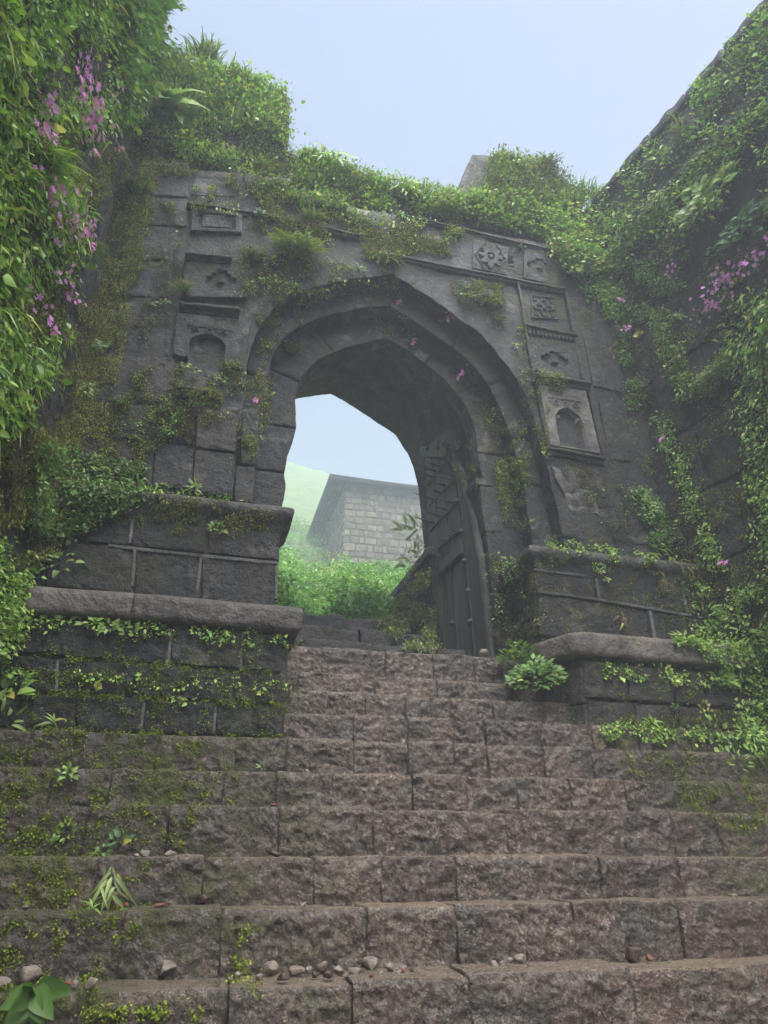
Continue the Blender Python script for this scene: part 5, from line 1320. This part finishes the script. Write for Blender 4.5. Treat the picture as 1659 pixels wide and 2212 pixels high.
P_('leafy_plant', 'lance-leaved rosette on the right plinth wall', 'plant', 1400, 1568, 'lance', 'lb', .09, 14, .06, 'rosette', .03)
P_('leafy_plant', 'bright sprout on the mortar joint of the right plinth wall', 'plant', 1452, 1530, 'broad', 'ld', .05, 7, .03, 'rosette', .02)
P_('leafy_plant', 'yellow green weeds along the base of the right plinth wall', 'plant', 1540, 1580, 'broad', 'lb', .055, 30, .15, 'bush', .04)
P_('leafy_plant', 'bright weeds at the base of the right plinth near the frame edge', 'plant', 1625, 1590, 'lance', 'lb', .07, 34, .14, 'bush', .06)
P_('leafy_plant', 'yellow sprig beside the frame edge on the right plinth', 'plant', 1520, 1530, 'broad', 'ly', .045, 10, .05, 'bush', .03)
P_('leafy_plant', 'low weeds on the wide step under the right plinth', 'plant', 1590, 1645, 'lance', 'lb', .05, 18, .09, 'bush', .02)
P_('bush', 'rounded leafy bush on the steps at the foot of the right plinth', 'bush', 1143, 1462, 'broad', 'lm', .07, 300, .24, 'bush', .26, pn=(at(1162, 1482, 5.95), nrm(np.array([-.35, -.6, .5]))))
P_('leafy_plant', 'small upper sprays above the bush by the right plinth', 'plant', 1125, 1430, 'broad', 'lm', .065, 220, .22, 'bush', .34, pn=(at(1128, 1450, 6.2), nrm(np.array([-.3, -.4, .9]))))
P_('leafy_plant', 'small sprig at the foot of the right plinth corner', 'plant', 1237, 1555, 'broad', 'ld', .05, 14, .06, 'bush', .05)
P_('leafy_plant', 'fern clump on the upper right arch jamb', 'fern', 1080, 985, 'broad', 'lb', .04, 26, .09, 'hang', .18)
P_('leafy_plant', 'pale leaves hanging low on the right arch jamb', 'plant', 1110, 1045, 'heart', 'lb', .07, 5, .03, 'rosette', .02)
P_('leafy_plant', 'fern at the ledge end beside the right niche', 'fern', 1165, 815, 'broad', 'lb', .03, 26, .05, 'hang', .14)
P_('leafy_plant', 'ferny sprig under the ledge left of the right niche', 'fern', 1178, 985, 'broad', 'lb', .035, 16, .05, 'bush', .04)
P_('leafy_plant', 'yellow fern on the facade right of the outer arch', 'fern', 1110, 745, 'broad', 'lb', .03, 24, .04, 'hang', .10)
P_('leafy_plant', 'sprig on the joint beside the carved cross panel', 'plant', 1125, 538, 'round', 'ld', .05, 9, .06, 'bush', .02)
P_('leafy_plant', 'cascade of leaves over the right end of the frieze', 'plant', 1215, 580, 'heart', 'lm', .05, 36, .12, 'hang', .22)
P_('leafy_plant', 'lance-leaved plant on the middle of the left pedestal cap', 'plant', 418, 1062, 'lance', 'lb', .10, 22, .09, 'rosette', .04)
P_('leafy_plant', 'small weed on the left part of the left pedestal cap', 'plant', 350, 1055, 'broad', 'lb', .045, 12, .06, 'bush', .03)
P_('leafy_plant', 'small sprout under the left pedestal cap', 'plant', 470, 1140, 'broad', 'lb', .05, 14, .06, 'bush', .02)
P_('leafy_plant', 'leafy plant in the corner above the left coping', 'plant', 130, 1220, 'broad', 'lb', .07, 16, .13, 'bush', .06)
P_('leafy_plant', 'lance-leaved bushes in the corner above the left pedestal', 'plant', 175, 1010, 'lance', 'lb', .08, 60, .20, 'bush', .10)
P_('leafy_plant', 'second clump of lance-leaved plants above the left pedestal', 'plant', 250, 1035, 'lance', 'lb', .07, 40, .13, 'bush', .06)
P_('leafy_plant', 'bushy weed on the dark blocks of the left facade', 'plant', 235, 740, 'broad', 'lm', .05, 40, .12, 'hang', .18)
P_('leafy_plant', 'sprig on the joint left of the niche panel', 'plant', 355, 660, 'broad', 'lb', .05, 22, .11, 'bush', .03)
P_('leafy_plant', 'sprigs under the left niche', 'plant', 410, 800, 'broad', 'lb', .045, 18, .10, 'bush', .03)
P_('leafy_plant', 'upright weed right of the mossy left ledge', 'plant', 478, 825, 'lance', 'lb', .06, 16, .06, 'bush', .06)
P_('leafy_plant', 'cluster of small leaves on the left jamb of the outer arch', 'plant', 575, 855, 'round', 'lb', .045, 14, .07, 'bush', .03)
P_('leafy_plant', 'fern beside the mossy left ledge', 'fern', 380, 870, 'broad', 'lm', .035, 30, .10, 'bush', .04)
P_('leafy_plant', 'hanging sprays on the lower left wall beside the ribs', 'fern', 190, 830, 'broad', 'lb', .04, 30, .09, 'hang', .22)
P_('leafy_plant', 'green sprays between the two moss ribs', 'fern', 70, 1000, 'broad', 'lb', .04, 34, .12, 'hang', .20)
P_('large_leaf_plant', 'bright pointed leaves at the left frame edge beside the plinth', 'plant', 10, 1500, 'broad', 'lb', .11, 16, .12, 'bush', .08)
P_('large_leaf_plant', 'drooping leaves at the left frame edge above the wide steps', 'plant', 8, 1560, 'lance', 'lb', .13, 10, .08, 'bush', .06)
P_('leafy_plant', 'flat lance-leaved sprout on the top left wide step', 'plant', 115, 1568, 'lance', 'lb', .10, 9, .05, 'rosette', .02)
P_('leafy_plant', 'small leafy sprout on the riser of the second wide step', 'plant', 145, 1675, 'broad', 'lb', .04, 16, .05, 'bush', .04)
P_('leafy_plant', 'pale sprout on the riser of the third wide step', 'plant', 150, 1795, 'broad', 'lb', .035, 14, .05, 'bush', .02)
P_('leafy_plant', 'tiny two-leaf seedling beside the pale sprout', 'plant', 118, 1815, 'broad', 'lm', .035, 5, .02, 'rosette', .01)
P_('leafy_plant', 'upright seedling with four broad leaves on the third wide step', 'plant', 262, 1828, 'broad', 'ld', .055, 11, .05, 'bush', .07)
P_('leafy_plant', 'small weed left of the upright seedling', 'plant', 222, 1842, 'broad', 'lm', .04, 9, .04, 'bush', .02)
P_('withered_plant', 'pale withered plant drooping over the fourth wide step', 'plant', 243, 1870, 'strap', 'lp', .15, 20, .05, 'hang', .12, down=.5)
P_('withered_plant', 'tan dead leaves trailing under the withered plant', 'plant', 255, 1915, 'strap', 'lbr', .13, 5, .03, 'hang', .05)
P_('leafy_plant', 'yellow leaf pair beside the withered plant', 'plant', 203, 1920, 'round', 'ly', .03, 5, .02, 'rosette', .01)
P_('leafy_plant', 'pale seedling at the edge of the fifth wide step', 'plant', 198, 1978, 'lance', 'lb', .06, 8, .03, 'rosette', .01)
P_('large_leaf_plant', 'large green leaves lying over the lowest step at the left', 'plant', 75, 2128, 'broad', 'lm', .15, 15, .06, 'rosette', .05, down=.8, pn=(at(78, 2128, SY[0] - .02), np.array([0, -1., 0])))
P_('leafy_plant', 'tiny seedling on the lowest tread', 'plant', 240, 2182, 'lance', 'lb', .03, 6, .02, 'rosette', .01)
P_('leafy_plant', 'small white-green seedling near the middle of the upper steps', 'plant', 565, 1660, 'lance', 'lb', .035, 8, .02, 'bush', .03)
P_('leafy_plant', 'sprig under the end of the left coping', 'plant', 632, 1385, 'broad', 'lb', .045, 16, .06, 'bush', .04)
P_('leafy_plant', 'sprout on the vertical joint of the left plinth', 'plant', 380, 1510, 'broad', 'lb', .045, 8, .05, 'bush', .01)
P_('leafy_plant', 'leafy seedling in the middle of the left plinth', 'plant', 410, 1512, 'broad', 'lb', .05, 10, .05, 'bush', .01)
P_('leafy_plant', 'orange leaf and sprout on the left plinth', 'plant', 215, 1485, 'round', 'ly', .04, 4, .02, 'rosette', .01)
P_('leafy_plant', 'sprig just under the middle of the left coping', 'plant', 420, 1365, 'broad', 'lb', .035, 9, .04, 'bush', .01)
SL = ('leftmost seedling', 'second seedling from the left', 'third seedling from the left', 'fourth seedling from the left', 'fifth seedling from the left', 'sixth seedling from the left', 'seventh seedling from the left', 'rightmost seedling')
for i, x in enumerate((85, 115, 145, 185, 205, 235, 262, 282)):
    P_('leafy_plant', SL[i] + ' in the leafy row hanging under the left coping', 'plant', x, 1332 + i * 4, 'broad', 'lb', .055, 9, .05, 'bush', .02, 'seedlings under the left coping')
P_('leafy_plant', 'tall leafy plant beyond the gate beside the low wall', 'plant', 900, 1165, 'lance', 'lb', .20, 60, .30, 'bush', .40, None, 9.6)
P_('leafy_plant', 'second tall leafy plant beyond the gate hugging the door edge', 'plant', 908, 1215, 'lance', 'lb', .17, 40, .22, 'bush', .30, None, 9.2)
for i, (x, y, Y) in enumerate(((680, 1240, 11.5), (700, 1262, 11.2), (675, 1290, 10.5), (712, 1222, 12.))):
    rt_ = plant('yellow_flower_herb', 'herb with small yellow flowers on the slope behind the gate', 'flowers', x, y, 'lance', 'lb', .08, 24, .25, 'bush', .3, 'yellow flowered herbs', Y)
    for k in range(14):
        o = bpy.data.objects.new('flower', YFM) if 'YFM' in globals() else None
        if o is None:
            YFM = FLM.copy(); YFM.materials.clear(); YFM.materials.append(leafmat("yellow_petal", (.80, .66, .10), .5, .1, .1)); o = bpy.data.objects.new('flower', YFM)
        C.objects.link(o); o.parent = rt_; o.matrix_local = basis_mat((random.gauss(0, .2), -.15, random.uniform(-.1, .45)), (0, 0, 1), (0, -1, .2), .014)

# ---------------------------------------------------------------- loose stones on the treads
def rock(label, px, py, r_px, mat='rock', k=None, flat=.75, group=None, seed=0, name='loose_stone'):
    k = 0 if k is None else k
    z = SZ[k]; p = atZ(px, py, z - .004); yb = min(max(p[1], SY[k] + .03), SY[k + 1] - .02)
    if z > EYE[2] - .1: yb = SY[k] + .05
    x = float(at(px, py, yb)[0]); r_ = .8 * r_px * math.hypot(x, yb) / FPX
    bm = __import__('bmesh').new(); __import__('bmesh').ops.create_icosphere(bm, subdivisions=3, radius=1.0)
    V = np.array([v.co[:] for v in bm.verts]); F = np.array([[v.index for v in f.verts] for f in bm.faces]); bm.free()
    rs = np.random.default_rng(int(px * 13 + py)); 
    for _ in range(15):                                              # cut flat facets
        d = nrm(rs.normal(0, 1, 3)); c = rs.uniform(.42, .75); s = V @ d; V = V - d * np.clip(s - c, 0, None)[:, None]
    V = 1.25 * V * (1 + .03 * fbm(V * 2.5, int(px), 3))[:, None] * np.array([rs.uniform(.85, 1.25), rs.uniform(.8, 1), flat]) * r_
    V[:, 2] += -V[:, 2].min() - .1 * r_
    me = make_mesh(name, V, F, M[mat], False); o = link(name, me); o.location = (x, yb, z)
    return tag(o, label, 'stone', group)
rock('pale grey angular stone standing alone on the lowest tread', 356, 2112, 27)
rock('rounded stone behind the large green leaves at the bottom left', 62, 2118, 24)
rock('stone at the left frame edge on the lowest tread', 2, 2140, 18)
rock('brown stone on the lowest tread right of the large leaves', 197, 2140, 16)
rock('small grey stone next to the brown one right of the large leaves', 163, 2138, 11)
rock('reddish flat chip on the lowest tread left of the brown stone', 145, 2132, 9, 'brick')
rock('largest pointed pale stone in the row on the lowest tread', 804, 2098, 22, flat=.9)
GR = 'row of loose stones along the lowest tread'
for (x, y, r, m) in ((512, 2118, 12, 'rock'), (560, 2120, 9, 'rock'), (586, 2108, 19, 'rock'), (612, 2120, 11, 'rockd'), (636, 2108, 17, 'rock'), (666, 2106, 11, 'rock'), (680, 2114, 10, 'rockd'), (698, 2100, 15, 'rock'), (708, 2116, 12, 'rockd'), (730, 2105, 13, 'rock'), (747, 2112, 8, 'rock'), (770, 2108, 15, 'rock'), (843, 2102, 12, 'rock'), (872, 2096, 9, 'rock'), (824, 2108, 7, 'rock'), (860, 2106, 6, 'rock'),
                     (1067, 2094, 12, 'rock'), (1085, 2086, 9, 'rock'), (1100, 2084, 10, 'rock'), (1125, 2086, 13, 'rock'), (1145, 2092, 6, 'rock'), (470, 2128, 6, 'rockd'), (540, 2126, 6, 'rock'), (890, 2103, 6, 'rockd'), (920, 2098, 5, 'rock'), (980, 2094, 5, 'rock')):
    if x > 1060: rock('pale stone in the short row of five on the lowest tread right of centre', x, y, r, m, group='short row of stones right of centre')
    elif r < 7: rock('tiny crumb of stone lying at the ends of the long row on the lowest tread', x, y, r, m, group='stone crumbs on the lowest tread')
    elif m == 'rockd': rock('dark stone among the paler ones in the long row on the lowest tread', x, y, r, m, group='dark stones in the long row')
    else: rock('pale brown stone in the long row strewn along the middle of the lowest tread', x, y, r, m, group=GR)
for (x, y, r) in ((803, 2114, 6), (872, 2104, 6), (1043, 2096, 6)):
    rock('tiny brick red chip among the stones on the lowest tread', x, y, r, 'brick', group='red chips on the lowest tread')
rock('big dark brown stone on the lowest tread at the right', 1366, 2065, 25, 'rockd', flat=.7)
rock('orange chip beside the big dark brown stone', 1405, 2078, 10, 'brick')
rock('dark brown cube-like stone on the second tread', 437, 1955, 14, 'rockd', 1, .9)
rock('flat brick red stone on the second tread', 345, 1960, 15, 'brick', 1, .3)
rock('small orange stone beside the pale chip on the second tread', 272, 1962, 7, 'brick', 1)
rock('pale chip under the withered plant', 254, 1958, 13, 'rock', 1, .4)
rock('small brown stone near the left frame edge on the second tread', 56, 1968, 10, 'rock', 1, .5)
rock('pale small stone in the middle of the second tread', 655, 1960, 9, 'rock', 1, .6)
rock('pale flat pebble at the right end of the second tread', 1585, 1938, 10, 'rock', 1, .3)
rock('brown stone above the seedling on the third tread', 316, 1840, 13, 'rock', 2, .6)
rock('flat stone left of the brown one on the third tread', 294, 1843, 11, 'rock', 2, .35)
rock('wide flat stone right of the brown one on the third tread', 371, 1843, 15, 'rock', 2, .45)
rock('tiny pale pebble on the third tread', 431, 1846, 7, 'rock', 2, .4)
rock('reddish block-like stone in the middle of the third tread', 593, 1838, 13, 'rockd', 2, .7)
rock('small pale stone on the tread right of the seedling near the middle', 663, 1658, 7, 'rock', 4, .7)
rock('dull pink flat stone on the fourth tread', 590, 1742, 11, 'brick', 3, .4)
rock('rounded mossy stone at the foot of the door', 1045, 1402, 14, 'rock', 9, 1.)
fn_ = atZ(1535, 1937, SZ[1]); o = bpy.data.objects.new('fallen_leaf', getleaf('broad', 'ly', 1)); C.objects.link(o)
o.matrix_world = basis_mat((fn_[0], SY[1] + .03, SZ[1] + .01), (1, .1, 0), (0, -.3, 1), .045); tag(o, 'fallen pale yellow leaf on the second tread at the right', 'leaf')
for (x, y, k, l, a, lb_) in ((1020, 2195, 0, .10, 1.5, 'orange-brown twig stuck against the lowest riser'), (915, 1838, 2, .05, 1.1, 'thin reddish twig leaning on a riser in the middle'), (138, 1640, 4, .09, .7, 'thin straw leaning on the top wide riser at the left'), (90, 1900, 1, .07, 1.0, 'thin straw on the riser at the far left')):
    h = hit(x, y)
    if h is None: continue
    p0 = h[0] + h[1] * .012; mb = MB(); mb.tube([p0, p0 + np.array([math.cos(a) * l * .5, -.01, math.sin(a) * l * .5]), p0 + np.array([math.cos(a) * l, 0, math.sin(a) * l])], [.003, .0025, .001], 5)
    tag(mb.build('twig', M['twig'], None), lb_, 'twig')
# ---------------------------------------------------------------- haze
hv = NT("haze"); hv.n.remove(hv.b)
pv = hv.n.new("ShaderNodeVolumePrincipled")
pv.inputs['Color'].default_value = (.82, .89, 1.0, 1); pv.inputs['Density'].default_value = .0100
pv.inputs['Anisotropy'].default_value = .25
hv.l.new(pv.outputs[0], hv.out.inputs['Volume'])
haze = obj('haze', *box_arrays(-95, 135, -35, 165, -2.0, 51.0), hv.m, None, 'stuff', smooth=False)
haze['label'] = 'thin cool monsoon mist filling the air'
